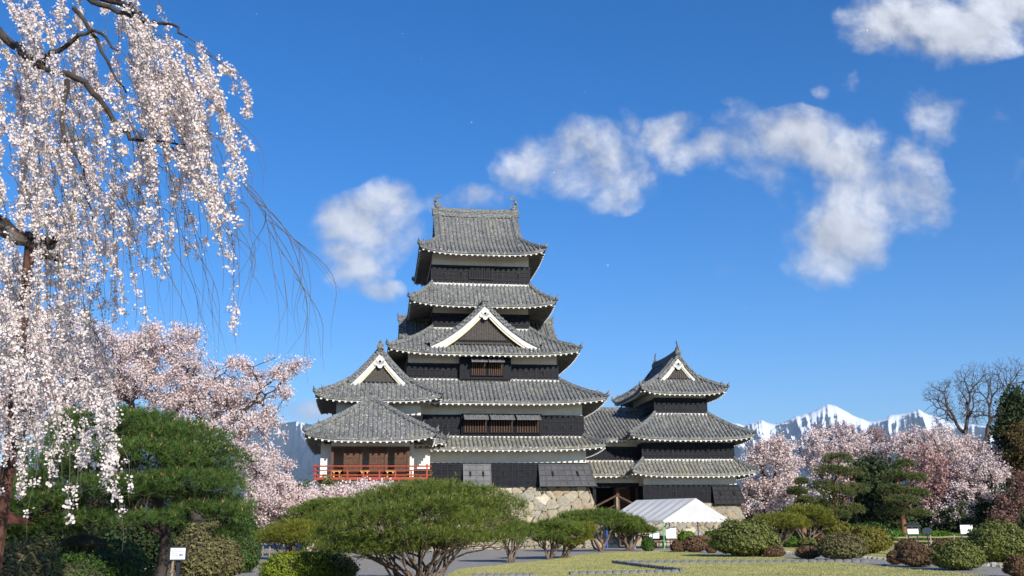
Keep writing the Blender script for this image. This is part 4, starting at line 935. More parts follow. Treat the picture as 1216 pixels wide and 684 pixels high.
def gpine(label, bx, by, ells, seed, mat_n=None, n=2600, stems=6, wood=None):
    b = gp(bx, by); D = b.y; e_ = [pell(*q[:4], D, None, q[4] if len(q) > 4 else 0) for q in ells]
    return pine('garden_pine', label, (b.x, b.y), e_, seed, n, .0034 * D, .00024 * D, 9, mat_n or M_NEEDLE, wood or M_PINEBARK, stems, .0015 * D, .45, nskel=90, candles=0)
gpine('small pine showing dark stems just right of the broad central pine', 607, 668, [(604, 628, 20, 8), (612, 634, 18, 7, -.5), (596, 634, 14, 6), (625, 630, 14, 7, .5)], 21)
gpine('rounded green pine behind the left shoulder of the broad central pine', 392, 672, [(392, 604, 30, 10), (370, 612, 26, 10), (415, 612, 26, 10), (392, 622, 34, 12, -.5), (360, 626, 18, 9)], 28, None, 4200, 8)
gpine('leaning low pine with a wide green crown before the stone base', 652, 664, [(658, 628, 22, 9), (642, 634, 18, 8), (672, 632, 20, 8), (655, 640, 18, 7, -.8)], 22)
gpine('yellowish low pine touching the wide pine before the stone base', 668, 663, [(684, 630, 20, 7), (676, 644, 14, 7, -.5), (690, 638, 10, 5)], 23, M_NEEDLEY)
gpine('low spreading pine on two pale trunks left of the tent', 714, 655, [(688, 616, 24, 7), (712, 616, 30, 9), (735, 622, 18, 9), (700, 622, 26, 7, -1)], 24)
gpine('small dark pine tucked under the left corner of the tent', 747, 654, [(745, 629, 18, 8), (762, 631, 15, 5), (752, 622, 12, 6)], 25)
gpine('umbrella pine on a dark forked trunk right of the big olive shrub', 925, 653, [(925, 621, 28, 8), (912, 624, 18, 6), (938, 625, 18, 6)], 26, M_NEEDLEY)
gpine('taller umbrella pine on pale stems behind the forked umbrella pine', 957, 650, [(958, 612, 24, 9), (975, 622, 16, 7), (945, 616, 16, 6), (982, 622, 10, 6)], 27, M_NEEDLEY)
# ---- large layered pine on the left
Dl = 22.0
e_ = [pell(*q[:4], Dl, None, q[4]) for q in [(135, 505, 55, 18, .3), (100, 512, 40, 18, .6), (75, 540, 45, 20, .3), (160, 512, 62, 20, 0), (120, 520, 46, 18, .5), (205, 525, 56, 20, -.2), (245, 550, 46, 18, .2), (170, 545, 64, 20, -1.0), (110, 550, 50, 18, -.6), (215, 578, 58, 18, -1.0), (265, 580, 26, 14, .3), (140, 585, 60, 18, -1.4),
      (70, 575, 44, 18, -.2), (50, 605, 50, 20, -.2), (20, 625, 40, 16, 0), (270, 612, 30, 12, -.4), (235, 608, 34, 10, -.9), (180, 530, 60, 22, 1.6), (230, 570, 50, 22, 1.8), (100, 560, 60, 22, 1.8), (110, 620, 34, 12, -1.2), (175, 620, 34, 11, -1.6), (275, 635, 22, 10, .4), (20, 590, 50, 18, .4), (60, 630, 40, 14, .4), (-20, 600, 40, 22, 0), (120, 605, 50, 16, .8), (200, 600, 50, 16, 1.2), (250, 600, 40, 14, .8), (-10, 640, 40, 14, .3)]]
b = at(182, 700, Dl); pine('large_pine', 'large rounded dark green pine behind the hanging cherry blossom', (b.x, b.y), e_, 9, 17000, .145, .0052, 12, M_NEEDLED, M_BARKD, 1, .115, None, candles=1300, nskel=300, trunk_to=(.15, .1, 1.5))

# ---- round shrubs
SH = 'clipped shrubs on the lawns'
for (nm, lab, px, pb, w, pt_, mt, lf, n) in [
    ('azalea', 'big olive dome-clipped shrub in front of the tent corner', 886, 662, 74, 622, M_OLIVE, .075, 9000),
    ('azalea', 'small rust-brown shrub between the big olive dome and the forked umbrella pine', 919, 662, 25, 650, M_RUST, .05, 2500),
    ('azalea', 'small rust-brown shrub just left of the pale olive ball shrub', 960, 664, 27, 650, M_RUST, .05, 2500),
    ('azalea', 'pale olive ball-shaped shrub with sparse leaves beside the edging tiles', 1002, 666, 52, 637, M_BUD, .055, 6500),
    ('azalea', 'orange-tinged yellow green shrub right of the pale olive ball', 1033, 658, 46, 628, M_ORANGEL, .07, 5500),
    ('azalea', 'small light green shrub under the umbrella pines', 959, 651, 22, 640, M_OLIVE, .06, 2200),
    ('azalea', 'bright green cone-like shrub beneath the umbrella pines', 944, 650, 28, 631, M_BRIGHT, .06, 3000),
    ('azalea', 'very dark small shrub behind the forked umbrella pine trunk', 937, 650, 16, 638, M_GREENL, .06, 1500),
    ('azalea', 'dark reddish shrub behind the small light green shrub', 977, 649, 20, 633, M_RUST, .06, 2200),
    ('azalea', 'low rust shrub farthest back of the right hand brown pair by the white sign', 1079, 659, 28, 643, M_RUST, .055, 3000),
    ('azalea', 'dark red-brown shrub with flat top in front of the white roofed sign', 1090, 674, 43, 650, M_RUST, .045, 5500),
    ('azalea', 'tiny brown shrub at the left foot of the dark red-brown shrub', 1063, 671, 17, 656, M_RUST, .04, 1800),
    ('azalea', 'brown shrub half hidden behind the dark green umbrella shrub', 1125, 664, 36, 643, M_RUST, .05, 3500),
    ('azalea', 'dark green umbrella-shaped shrub at the near edge of the right path', 1140, 678, 56, 648, M_OLIVE, .05, 7000),
    ('azalea', 'largest olive dome shrub at the right edge', 1190, 669, 70, 626, M_OLIVE, .06, 10000),
    ('azalea', 'rust-red shrub cut by the right edge', 1212, 686, 32, 664, M_RUST, .04, 3500),
    ('azalea', 'rust-brown dome shrub under the middle of the tent', 825, 656, 27, 639, M_RUST, .08, 3500),
    ('azalea', 'smaller rust-brown shrub touching the tent dome shrub on its left', 806, 656, 17, 643, M_RUST, .08, 1800),
    ('azalea', 'thin brown shrub between the tent and the big olive dome', 845, 657, 12, 647, M_RUST, .07, 900),
    ('azalea', 'very dark round shrub beside the small pine at the tent', 770, 655, 15, 640, M_GREENL, .08, 2000)]:
    core = mt
    flat = 1.0
    shrub(nm, lab, px, pb, w, pt_, mt, int(px * 7 + pb), lf, n, None, SH)
for (lab, px, pb, w, pt_, mt, D) in [('olive round shrub behind the pale olive ball', 1000, 645, 38, 620, M_ORANGEL, 66), ('green shrub mound behind the orange-tinged shrub', 1030, 645, 56, 621, M_GREENL, 72),
                                      ('bright green low shrub seen through the tent', 816, 650, 20, 631, M_BRIGHT, 80), ('green shrub seen under the right end of the tent', 846, 650, 22, 631, M_BRIGHT, 81),
                                      ('low green shrub between the mounds and the log fence', 1062, 640, 24, 628, M_GREENL, 80)]:
    shrub('azalea', lab, px, pb, w, pt_, mt, int(px), .1, 3500, D, 'shrubs behind the lawn')
# lime and olive shrub in the near foreground
for (nm, lab, px, pb, w, pt_, mt, D, n, lf) in [('boxwood', 'vivid yellow green clipped shrub in the lower left of centre', 352, 700, 80, 655, M_LIME, 29.5, 12000, .036), ('boxwood', 'dull olive clipped shrub touching the vivid yellow green one', 388, 702, 66, 655, M_OLIVE, 30.2, 10000, .036)]:
    shrub(nm, lab, px, pb, w, pt_, mt, int(px), lf, n, D, 'foreground clipped shrubs')
shrub('leafy_bush', 'loose leafy bush with pale buds in the bottom left corner', 28, 700, 84, 640, M_BUD, 77, .03, 9000, 17.0, None, .12)
shrub('leafy_bush', 'dark twiggy bush behind the small white arrow sign', 238, 690, 60, 620, M_BUD, 78, .05, 5000, 31.0, None, .1, core=M_GREENL)
shrub('leafy_bush', 'dark evergreen bush at the end of the gravel path on the left', 285, 672, 44, 615, M_GREENL, 79, .05, 7000, 38.0, None, .05)
shrub('leafy_bush', 'low scrubby bush right of the white arrow sign', 262, 690, 46, 640, M_BUD, 80, .045, 4500, 33.5, None, .05, core=M_GREENL)
shrub('leafy_bush', 'shaded bush behind the stone lantern', 120, 690, 110, 640, M_GREENL, 81, .05, 7000, 26.0, None, .05)
shrub('leafy_bush', 'low dark bush hiding the legs of the stone lantern', 90, 700, 80, 658, M_GREENL, 84, .03, 6000, 20.5, None, .05)

for (lab, el_, D, seed, mt) in [('evergreen thicket coloured dark for the shade behind the large pine and the lantern', [(60, 630, 60, 30), (130, 640, 60, 26), (-10, 620, 50, 40), (185, 645, 30, 20)], 33, 82, M_CEDAR),  # dark leaf colour stands in for the shadow under the pine
                           ('dark evergreen behind the left end of the gravel path', [(225, 615, 30, 30), (265, 620, 28, 26), (200, 640, 26, 20), (285, 640, 14, 20)], 48, 83, M_CEDAR)]:
    blossom_tree('evergreen', lab, 'evergreen tree', at(el_[0][0], 660, D).xy, [pell(*q, D) for q in el_], 330, D, seed, mt, .07, 14, r0=.15, blob=.45, along=6, spread_shell=.3)
# ---- weeping cherry in the left foreground (trunk just outside the frame)
rng = np.random.default_rng(42)
wr = empty('weeping_cherry', (-7.2, 10.5, 0), 'weeping cherry in pale pink bloom hanging in from the upper left', 'cherry tree')
woff = np.array([-7.2, 10.5, 0])
def W3(px, py, Y): return np.array(at(px, py, Y))
limbs = [([(-420, 900, 10.5), (-400, 600, 10.5), (-330, 300, 10.3), (-220, 100, 10.0)], .24, .17),
         ([(-330, 300, 10.3), (-200, 60, 9.8), (-60, -40, 9.4), (60, -25, 9.1), (120, 6, 9.0), (165, 24, 8.9), (190, 60, 8.8)], .062, .008),
         ([(100, -5, 9.1), (150, 5, 8.9), (165, 20, 8.8), (178, 27, 8.8), (200, 27, 8.7), (222, 44, 8.6)], .035, .008),
         ([(-220, 100, 10.0), (-60, 10, 9.6), (8, 44, 9.2), (40, 75, 9.0), (90, 92, 9.0), (122, 122, 8.9), (150, 160, 8.9), (175, 168, 8.8), (235, 170, 8.7)], .055, .006),
         ([(-300, 420, 10.3), (-140, 300, 10.0), (-30, 255, 9.6), (20, 278, 9.2), (64, 285, 9.0)], .09, .035),
         ([(20, 278, 9.2), (50, 300, 9.1), (68, 308, 9.0)], .04, .03),
         ([(40, 75, 9.0), (70, 60, 8.8), (110, 38, 8.7), (140, 60, 8.6)], .03, .008),
         ([(80, 98, 9.0), (75, 160, 8.8), (100, 200, 8.7), (110, 260, 8.6)], .028, .006),
         ([(90, 10, 9.0), (120, 60, 8.7), (150, 110, 8.6)], .025, .006)]
segs = []; lp_ = []
for pts, r0_, r1_ in limbs:
    q = [W3(*p) - woff for p in pts]; fine = []
    for i in range(len(q) - 1):
        p0_, p1_, p2_, p3_ = q[max(i - 1, 0)], q[i], q[i + 1], q[min(i + 2, len(q) - 1)]
        for j in range(5):
            t = j / 5; fine.append(.5 * ((2 * p1_) + (-p0_ + p2_) * t + (2 * p0_ - 5 * p1_ + 4 * p2_ - p3_) * t * t + (-p0_ + 3 * p1_ - 3 * p2_ + p3_) * t ** 3) + rng.normal(0, .012, 3))
    fine.append(q[-1]); m_ = len(fine)
    for i in range(m_ - 1): segs.append((fine[i], fine[i + 1], r0_ + (r1_ - r0_) * i / m_, r0_ + (r1_ - r0_) * (i + 1) / m_))
seg_mesh('trunk', segs, 8, M_BARKD, wr)
strands = []; flowers = []; fsz = []; ft = []
def strand(x0, y0, x1, y1, Y, dens=1.0, r=.006, fr=(.05, .95), sub=1, wob=.02):
    a_, b_ = W3(x0, y0, Y) - woff, W3(x1, y1, Y + rng.uniform(-.4, .4)) - woff; n = 14; ps = []; w1, w2 = rng.normal(0, wob, 2); ph = rng.uniform(0, 6)
    for i in range(n + 1):
        t = i / n; h_ = 1 - (1 - t) ** 2.2
        ps.append(np.array([a_[0] + (b_[0] - a_[0]) * h_ + w1 * math.sin(3 * t + ph) * 1.5 + w2 * math.sin(9 * t), a_[1] + (b_[1] - a_[1]) * h_, a_[2] + (b_[2] - a_[2]) * (.25 * t + .75 * t ** 1.3)]))
    for i in range(n): strands.append((ps[i], ps[i + 1], r * (1 - .8 * i / n), r * (1 - .8 * (i + 1) / n)))
    if dens > 0:
        Ls = sum(np.linalg.norm(ps[i + 1] - ps[i]) for i in range(n)); nc = int(Ls * (fr[1] - fr[0]) / .030 * dens)
        tc_ = np.clip(rng.uniform(fr[0], fr[1], nc), 0, .999); gate = np.sin(tc_ * rng.uniform(6, 16) + ph) + rng.normal(0, .35, nc) > -.45; tc_ = tc_[gate]
        tone = rng.uniform(0, .6)
        for t in tc_:
            i = int(t * n); c = ps[i] + (ps[i + 1] - ps[i]) * (t * n - i) + rng.normal(0, .012, 3); k_ = rng.integers(8, 15)
            flowers.append(c + rng.normal(0, .019, (k_, 3))); fsz.append(rng.uniform(.0085, .015, k_) * min(1, (Y / 9.0) ** 1.2)); ft.append(np.clip(tone * .5 + rng.uniform(0, .6, k_), 0, 1))
    for s_ in range(sub):
        if rng.uniform() < .6:
            i = rng.integers(2, n - 3); p = ps[i]; e2 = ps[min(n, i + rng.integers(3, 6))] + np.array([rng.normal(0, .10), rng.normal(0, .1), rng.uniform(-.1, .05)]); mid = (p + e2) / 2 + np.array([rng.normal(0, .03), 0, .03])
            strands.append((p, mid, r * .5, r * .4)); strands.append((mid, e2, r * .4, r * .2))
            if dens > 0:
                for t in rng.uniform(.2, 1, int(8 * dens)):
                    c = p + (e2 - p) * t; flowers.append(c + rng.normal(0, .018, (6, 3))); fsz.append(rng.uniform(.012, .018, 6)); ft.append(rng.uniform(0, .8, 6))
U = rng.uniform
for i in range(88):      # dense upper mass
    x = U(-120, 175); y = U(-90, 120); strand(x, y, x + U(0, 45), y + U(90, 260), U(8.2, 10.6), U(.7, 1.5), .005)
for i in range(42):       # right shoulder of the crown
    x = U(150, 236); y = 25 + (x - 150) * .55 + U(-15, 50); strand(x, y, x + U(14, 62), y + U(70, 190), U(8.0, 9.4), U(.8, 1.5), .005)
for (x, y, x1, y1) in [(222, 45, 284, 112), (240, 62, 294, 146), (205, 95, 290, 186), (225, 150, 292, 235), (170, 150, 262, 352), (180, 168, 285, 408), (196, 170, 272, 330), (205, 190, 262, 300), (150, 120, 240, 300)]:
    strand(x, y, x1, y1, U(8.1, 8.8), 1.2, .006)
for i in range(70):       # middle curtain
    x = U(-100, 200); y = U(100, 250); strand(x, y, x + U(5, 50), y + U(110, 230) * (1 if x < 130 else .75), U(8.2, 10.4), U(.25, 1.15), .0045)
for i in range(88):       # lower left curtain, farther back in the crown
    x = U(-100, 115); y = U(240, 420); strand(x, y, x + U(0, 40), min(y + U(90, 200), 590), U(9.5, 12.5), U(.5, 1.5), .0045)
for (x, y, x1, y1, d_) in [(25, 430, 30, 570, 1.1), (45, 440, 52, 590, 1.0), (60, 450, 72, 575, .9), (85, 450, 98, 590, 1.2), (98, 440, 122, 610, 1.4), (112, 460, 130, 602, 1.3), (120, 500, 155, 600, .6), (80, 500, 78, 628, .5), (92, 500, 86, 636, .5), (36, 470, 34, 640, .15), (125, 520, 138, 655, .3), (66, 470, 66, 600, .15), (5, 420, 12, 590, 1.0), (133, 470, 128, 560, 1.2)]:
    strand(x, y, x1, y1, U(7.2, 8.2), d_, .005, fr=(.05, .85))
for i in range(26):
    x = U(-30, 40); y = U(270, 440); strand(x, y, x + U(-5, 25), y + U(90, 190), U(7.6, 8.8), U(.6, 1.3), .0045)
for i in range(70):       # bare hanging twigs everywhere in the crown
    x = U(0, 290); y = U(110, 250); strand(x, y, x + U(5, 45), y + U(80, 190), U(8, 10), 0, .0035, sub=2)
for (x, y, x1, y1) in [(283, 215, 345, 410), (285, 218, 360, 400), (290, 222, 372, 430), (300, 240, 385, 425), (312, 260, 398, 415), (318, 270, 368, 455), (296, 230, 330, 420), (318, 262, 352, 380), (285, 240, 300, 330), (262, 240, 290, 400), (310, 250, 300, 340), (262, 260, 300, 360), (200, 290, 235, 420), (215, 280, 260, 430), (190, 300, 225, 470), (346, 330, 392, 440), (335, 300, 365, 430)]:
    strand(x, y, x1, y1, U(8.2, 8.8), 0, .0042, sub=2, wob=.03)
seg_mesh('hanging_twigs', strands, 4, M_TWIG, wr)
Fp = np.concatenate(flowers); Fs_ = np.concatenate(fsz); Ft = np.concatenate(ft)
np_mesh('crown', flower_verts(rng, Fp, Fs_), 5, M_BLOSS, wr, Ft)
# wooden crutch that props the limb
pr = empty('branch_prop', (*at(5, 600, 9.3).xy, 0), 'weathered wooden crutch propping the weeping cherry limb', 'tree prop')
o0 = Vector((pr.location.x, pr.location.y, 0)); q = MB(); a_, b_ = at(36, 290, 9.2) - o0, Vector((-.12, .1, 0)); q.tube([b_, (a_ + b_) / 2 + Vector((.05, 0, 0)), a_], [.07, .062, .05], 8); q.build('post', M_PROP, pr)
q = MB(); q.tube([at(-8, 268, 9.2) - o0, at(20, 284, 9.15) - o0, at(62, 290, 9.1) - o0], .06, 8); q.build('crossbar', M_BARK, pr)

# ---- upright cherries behind on the left
blossom_tree('cherry_tree', 'full pale pink cherry spreading between the large pine and the castle', 'cherry tree', at(255, 660, 44).xy,
             [pell(*q, 44) for q in [(180, 440, 70, 45), (250, 450, 60, 40), (130, 430, 60, 50), (300, 480, 36, 40), (310, 540, 34, 45), (240, 500, 60, 40), (60, 470, 70, 60), (330, 438, 26, 14), (345, 468, 16, 5), (200, 400, 45, 18), (350, 430, 20, 7), (335, 450, 16, 8)]],
             820, 44, 31, M_BLOSS2, .052, 10, group='cherries left of the castle', r0=.30, blob=.30, along=9, trunk_h=.25)
blossom_tree('cherry_tree', 'lower cherry whose blossom covers the foot of the red balcony', 'cherry tree', at(345, 660, 52).xy,
             [pell(*q, 52) for q in [(335, 595, 44, 26), (395, 598, 44, 20), (446, 578, 26, 10), (322, 560, 24, 26), (375, 606, 40, 16), (300, 600, 30, 30), (415, 590, 30, 12)]],
             430, 52, 32, M_BLOSS2, .062, 10, group='cherries left of the castle', r0=.2, blob=.32, along=8)
blossom_tree('cherry_tree', 'cherry mostly hidden behind the weeping strands at the far left', 'cherry tree', at(20, 680, 34).xy,
             [pell(*q, 34) for q in [(0, 430, 70, 60), (60, 400, 50, 40), (-60, 480, 60, 60), (40, 490, 60, 40)]],
             420, 34, 33, M_BLOSS2, .045, 9, group='cherries left of the castle', r0=.22, blob=.28, along=8)
blossom_tree('young_maple', 'yellow green budding tree glimpsed beneath the left cherries', 'tree', at(385, 660, 60).xy, [pell(*q, 60) for q in [(380, 590, 40, 24), (330, 600, 30, 20), (290, 620, 30, 20)]], 160, 60, 34, M_OLIVE, .08, 8, blob=.4, r0=.15)

# ---- trees beyond the right lawn
Rg = 'cherries beyond the right lawn'
for (lab, bx, D, el_, seed, mb_, n, sz) in [
    ('tall pale cherry right beside the small keep', 905, 92, [(915, 555, 34, 34), (900, 590, 26, 26), (935, 590, 26, 28), (920, 530, 24, 14)], 51, M_BLOSS2, 420, .115),
    ('broad pale cherry rising behind the tall red pine', 985, 104, [(985, 525, 40, 20), (1010, 540, 40, 24), (960, 545, 30, 24), (1030, 555, 36, 28), (1000, 580, 40, 30)], 52, M_BLOSS2, 520, .125),
    ('pale cherry in front of the bare tree', 1120, 100, [(1110, 530, 44, 26), (1150, 545, 44, 26), (1170, 565, 30, 20), (1080, 535, 36, 22)], 53, M_BLOSS2, 520, .125),
    ('deep pink reddish cherry right of the second red pine', 1110, 94, [(1120, 570, 34, 26), (1095, 555, 26, 30), (1140, 590, 34, 24), (1100, 600, 24, 18)], 54, M_BLOSS3, 420, .115),
    ('pink and white cherry low beside the right conifers', 1160, 92, [(1155, 590, 34, 26), (1165, 560, 30, 20), (1130, 610, 30, 14)], 55, M_BLOSS2, 330, .11),
    ('far pinkish tree on the skyline below the snowy peak', 990, 125, [(990, 508, 28, 10), (1030, 520, 36, 12)], 56, M_BLOSS3, 130, .09)]:
    blossom_tree('cherry_tree', lab, 'cherry tree', at(bx, 640, D).xy, [pell(*q, D) for q in el_], n, D, seed, mb_, sz * .85, 8, group=Rg, r0=.28, blob=.42, along=5, rmin=.03, trunk_h=.3)
blossom_tree('maple', 'red-leaved shrubby maple at the right edge', 'tree', at(1195, 640, 86).xy, [pell(*q, 86) for q in [(1205, 595, 18, 16), (1192, 612, 14, 10), (1218, 578, 14, 18)]], 120, 86, 57, M_REDLEAF, .11, 7, r0=.18, blob=.5, rmin=.03)
blossom_tree('ochre_tree', 'ochre budding tree cut by the right edge', 'tree', at(1225, 640, 96).xy, [pell(*q, 96) for q in [(1212, 530, 18, 30), (1230, 560, 30, 40), (1205, 575, 14, 20)]], 260, 96, 58, M_BRUSH, .13, 8, r0=.25, blob=.6, rmin=.03)
def red_pine(label, bx, top, D, tiers, seed, mat_n=None):
    e_ = [pell(bx + (q[0] - bx) * .85, q[1], q[2] * .74, q[3] * .72, D, None, q[4] if len(q) > 4 else 0) for q in tiers]; b = at(bx, 640, D)
    return pine('red_pine', label, (b.x, b.y), e_, seed, 2600, .0030 * D, .00030 * D, 8, mat_n or M_NEEDLER, M_REDPINE, 1, .2, None, nskel=90, group='tall red pines beyond the lawn', low=-.6, trunk_to=(0, 0, (640 - top) * D / F_PX * .55))
red_pine('tall red pine with layered boughs, the left of two', 996, 535, 84, [(996, 546, 20, 9), (985, 560, 22, 9), (1010, 562, 20, 8), (975, 578, 22, 8), (1015, 582, 24, 9), (995, 585, 24, 8, -1), (972, 600, 22, 8), (1012, 606, 24, 8), (990, 612, 24, 7, -1)], 61)
red_pine('slimmer red pine with layered boughs, the right of two', 1074, 545, 84, [(1072, 552, 14, 7), (1060, 565, 18, 7), (1085, 568, 18, 7), (1055, 582, 20, 7), (1090, 586, 18, 7), (1070, 595, 24, 7, -1), (1056, 608, 20, 7), (1092, 610, 18, 6)], 62)
red_pine('small light green pine between the pale cherry and the left red pine', 950, 565, 80, [(952, 572, 8, 4), (946, 584, 12, 5), (958, 594, 12, 4), (946, 606, 13, 4)], 63, M_NEEDLER)
for (lab, bx, D, el_, seed, mt) in [
    ('dark dense conifer between the two red pines', 1040, 90, [(1040, 565, 24, 24), (1045, 595, 30, 26), (1025, 620, 30, 16), (1055, 625, 40, 14)], 71, M_CEDAR),
    ('dark tall conifer at the right edge', 1206, 98, [(1206, 490, 12, 26), (1200, 515, 18, 18), (1212, 540, 20, 24), (1196, 545, 14, 16)], 72, M_CEDAR),
    ('dark conifer hedge tree low at the far right', 1165, 92, [(1170, 610, 40, 22), (1200, 620, 30, 20), (1135, 622, 30, 12), (1180, 585, 14, 14)], 73, M_CEDAR),
    ('dark conifer behind the pale cherry by the small keep', 950, 98, [(950, 620, 40, 14), (900, 622, 30, 10), (980, 615, 30, 16)], 74, M_CEDAR),
    ('dark undergrowth tree behind the log fence', 1095, 96, [(1095, 622, 50, 14), (1150, 625, 40, 12)], 75, M_CEDAR)]:
    blossom_tree('conifer', lab, 'conifer', at(bx, 640, D).xy, [pell(*q, D) for q in el_], 260, D, seed, mt, .17, 16, group='dark conifers beyond the lawn', r0=.25, blob=.9, along=5, rmin=.03, spread_shell=.3)
# bare tree at the right
rng = np.random.default_rng(91); D = 108
e_ = [pell(*q, D) for q in [(1165, 455, 42, 28), (1125, 465, 32, 18), (1200, 450, 32, 30), (1150, 490, 50, 20), (1105, 470, 14, 10), (1215, 480, 30, 30)]]
pts, _ = ell_points(rng, e_, 2400, .3); b = at(1165, 640, D); rt = empty('bare_tree', (b.x, b.y, 0), 'tall leafless tree with fine branches on the skyline at the far right', 'bare tree')
segs, tips = skeleton(rng, (0, 0, 0), pts - np.array([b.x, b.y, 0]), .36, .013, .13, .42, (0, 0, 7.0)); seg_mesh('trunk', segs, 5, M_GTWIG, rt)
# hedge behind the log fence
hd = empty('hedge', (*at(1100, 636, 80).xy, 0), 'long low clipped green hedge behind the log fence', 'hedge'); rng = np.random.default_rng(3); xs_ = rng.uniform(-7, 9, 16000); a_ = rng.uniform(0, math.pi, 16000)
P = np.stack([xs_, np.cos(a_) * .8, .1 + np.sin(a_) * (.75 + .12 * np.sin(xs_ * 1.7))], 1); np_mesh('foliage', card_verts(rng, P, .12 * rng.uniform(.6, 1.2, len(P)), None, .6), 4, M_BRIGHT, hd, rng.uniform(0, 1, len(P)))
q = MB(); q.loft([[(x, math.cos(i * math.pi / 8) * .72, .02 + math.sin(i * math.pi / 8) * .68) for i in range(9)] for x in (-7, 9)]); q.build('inner_foliage', M_GREENL, hd)

rng = np.random.default_rng(77); n_ = 5000; P = np.stack([rng.uniform(-12, 20, n_), 31 + 45 * rng.uniform(0, 1, n_) ** 1.6, np.full(n_, .03)], 1)
o = np_mesh('fallen_petals', card_verts(rng, P, .016, np.tile([[0, 0, 1.]], (n_, 1)), .8, .3), 4, M_BLOSS, None, rng.uniform(0, 1, n_)); tag(o, 'sparse fallen blossom petals lying on lawn and gravel', 'petals', kind='stuff')
# ------------------------------------------------------------------ garden objects
# log fence
fe = empty('log_fence', (*at(1100, 640, 74).xy, 0), 'low log rail fence along the back of the right lawn', 'fence')
for i in range(8):
    q = MB(); x = -3.2 + i * 1.75; q.tube([(x, 0, 0), (x, 0, .78)], .07, 7); q.build('post', M_LOG, fe)
for z in (.62, .32):
    q = MB(); q.tube([(-3.4 + i * 1.4, .02 * (-1) ** i, z + .02 * (-1) ** i) for i in range(10)], .055, 7); q.build('rail', M_LOG, fe)
def bamboo_fence(x0, y0, x1, y1, D0, D1, label, n, H=.75):
    a_, b_ = at(x0, y0, D0), at(x1, y1, D1); a_.z = b_.z = 0; f_ = empty('bamboo_fence', a_, label, 'fence', 'low bamboo fences'); d_ = b_ - a_
    for i in range(n + 1):
        q = MB(); p = d_ * (i / n); q.tube([p, p + Vector((0, 0, H))], .04, 6); q.build('post', M_LOG, f_)
    for z in (H * .9, H * .45):
        q = MB(); q.tube([Vector((0, 0, z)) - d_ * .01, d_ * 1.01 + Vector((0, 0, z))], .03, 6); q.build('rail', M_LOG, f_)
bamboo_fence(296, 650, 345, 650, 62, 62, 'pale fence at the far end of the left gravel path', 6, .9)
bamboo_fence(205, 670, 285, 652, 31, 46, 'dark weathered rail fence beside the left gravel path', 7, .8)
bamboo_fence(560, 650, 700, 650, 74, 76, 'low rail fence in front of the castle stone base', 12, .8)
bamboo_fence(860, 646, 905, 646, 80, 80, 'short rail fence behind the big olive dome', 5, .8)
# signs
def board_sign(px, D, ztop, w, h, label, roof=True, face=M_SIGNW, posts=2, lines=5, arrow=False, lean=0.0):
    b = at(px, 640, D); s = empty('signboard', (b.x, b.y, 0), label, 'sign')
    for sx in ((-1, 1) if posts == 2 else (0,)):
        q = MB(); q.box(sx * w * .42 - .03, sx * w * .42 + .03, .03, .09, 0, ztop); q.build('post', M_SIGND, s)
    q = MB(); q.box(-w / 2, w / 2, -.02, .03, ztop - h, ztop); p = q.build('panel', face, s)
    q = MB(); e = .025
    for (x0, x1, z0, z1) in ((-w / 2 - e, w / 2 + e, ztop, ztop + e), (-w / 2 - e, w / 2 + e, ztop - h - e, ztop - h), (-w / 2 - e, -w / 2, ztop - h, ztop), (w / 2, w / 2 + e, ztop - h, ztop)): q.box(x0, x1, -.03, .032, z0, z1)
    q.build('frame', M_SIGND if face is M_SIGNW and arrow else M_SIGND, s)
    if lines:
        q = MB(); rg_ = random.Random(px)
        for i in range(lines):
            z = ztop - h * (.18 + .68 * i / lines); x = -w * .40; xe = w * (.05 if arrow and i > 1 else .36)
            while x < xe:
                l = rg_.uniform(.02, .05) * w; q.box(x, min(x + l, xe), -.024, -.0205, z - h * .022, z + h * .022); x += l + .012 * w
        q.build('lettering', M_INK, p)
    if arrow:
        q = MB(); z = ztop - h * .62; q.box(w * .16, w * .36, -.026, -.0205, z - h * .05, z + h * .05); q.add([(w * .07, -.026, z), (w * .18, -.026, z - h * .12), (w * .18, -.026, z + h * .12), (w * .07, -.021, z), (w * .18, -.021, z - h * .12), (w * .18, -.021, z + h * .12)], [(0, 1, 2), (5, 4, 3), (0, 3, 4, 1), (1, 4, 5, 2), (2, 5, 3, 0)]); q.build('arrow', M_BLUE, p)
    if roof:
        q = MB(); q.hexa([(-w * .62, -.28, ztop + .12), (w * .62, -.28, ztop + .12), (w * .62, .05, ztop + .24), (-w * .62, .05, ztop + .24), (-w * .62, -.28, ztop + .17), (w * .62, -.28, ztop + .17), (w * .62, .05, ztop + .30), (-w * .62, .05, ztop + .30)])
        q.hexa([(-w * .62, .05, ztop + .24), (w * .62, .05, ztop + .24), (w * .62, .32, ztop + .12), (-w * .62, .32, ztop + .12), (-w * .62, .05, ztop + .30), (w * .62, .05, ztop + .30), (w * .62, .32, ztop + .17), (-w * .62, .32, ztop + .17)]); q.build('sign_roof', M_SIGND, s)
    return s
board_sign(1085, 62, 1.30, .68, .32, 'white information board under a small dark roof behind the brown shrubs')
board_sign(1149, 58, 1.50, .72, .50, 'larger white information board standing left of the largest olive dome', roof=False)
b = at(1102, 640, 63); s = empty('plaque', (b.x, b.y, 0), 'dark slanted plaque on a post between the two white boards', 'plaque'); q = MB(); q.tube([(0, 0, 0), (0, 0, 1.0)], .04, 6); q.build('post', M_SIGND, s)
q = MB(); q.loft([[(.34 * math.cos(i * math.pi / 4 + .39), -.1 * math.sin(i * math.pi / 4 + .39) - .02 + y_, 1.15 + .22 * math.sin(i * math.pi / 4 + .39)) for i in range(8)] for y_ in (0, .05)]); q.build('panel', mat('slate_panel', (.05, .065, .095), .35), s)
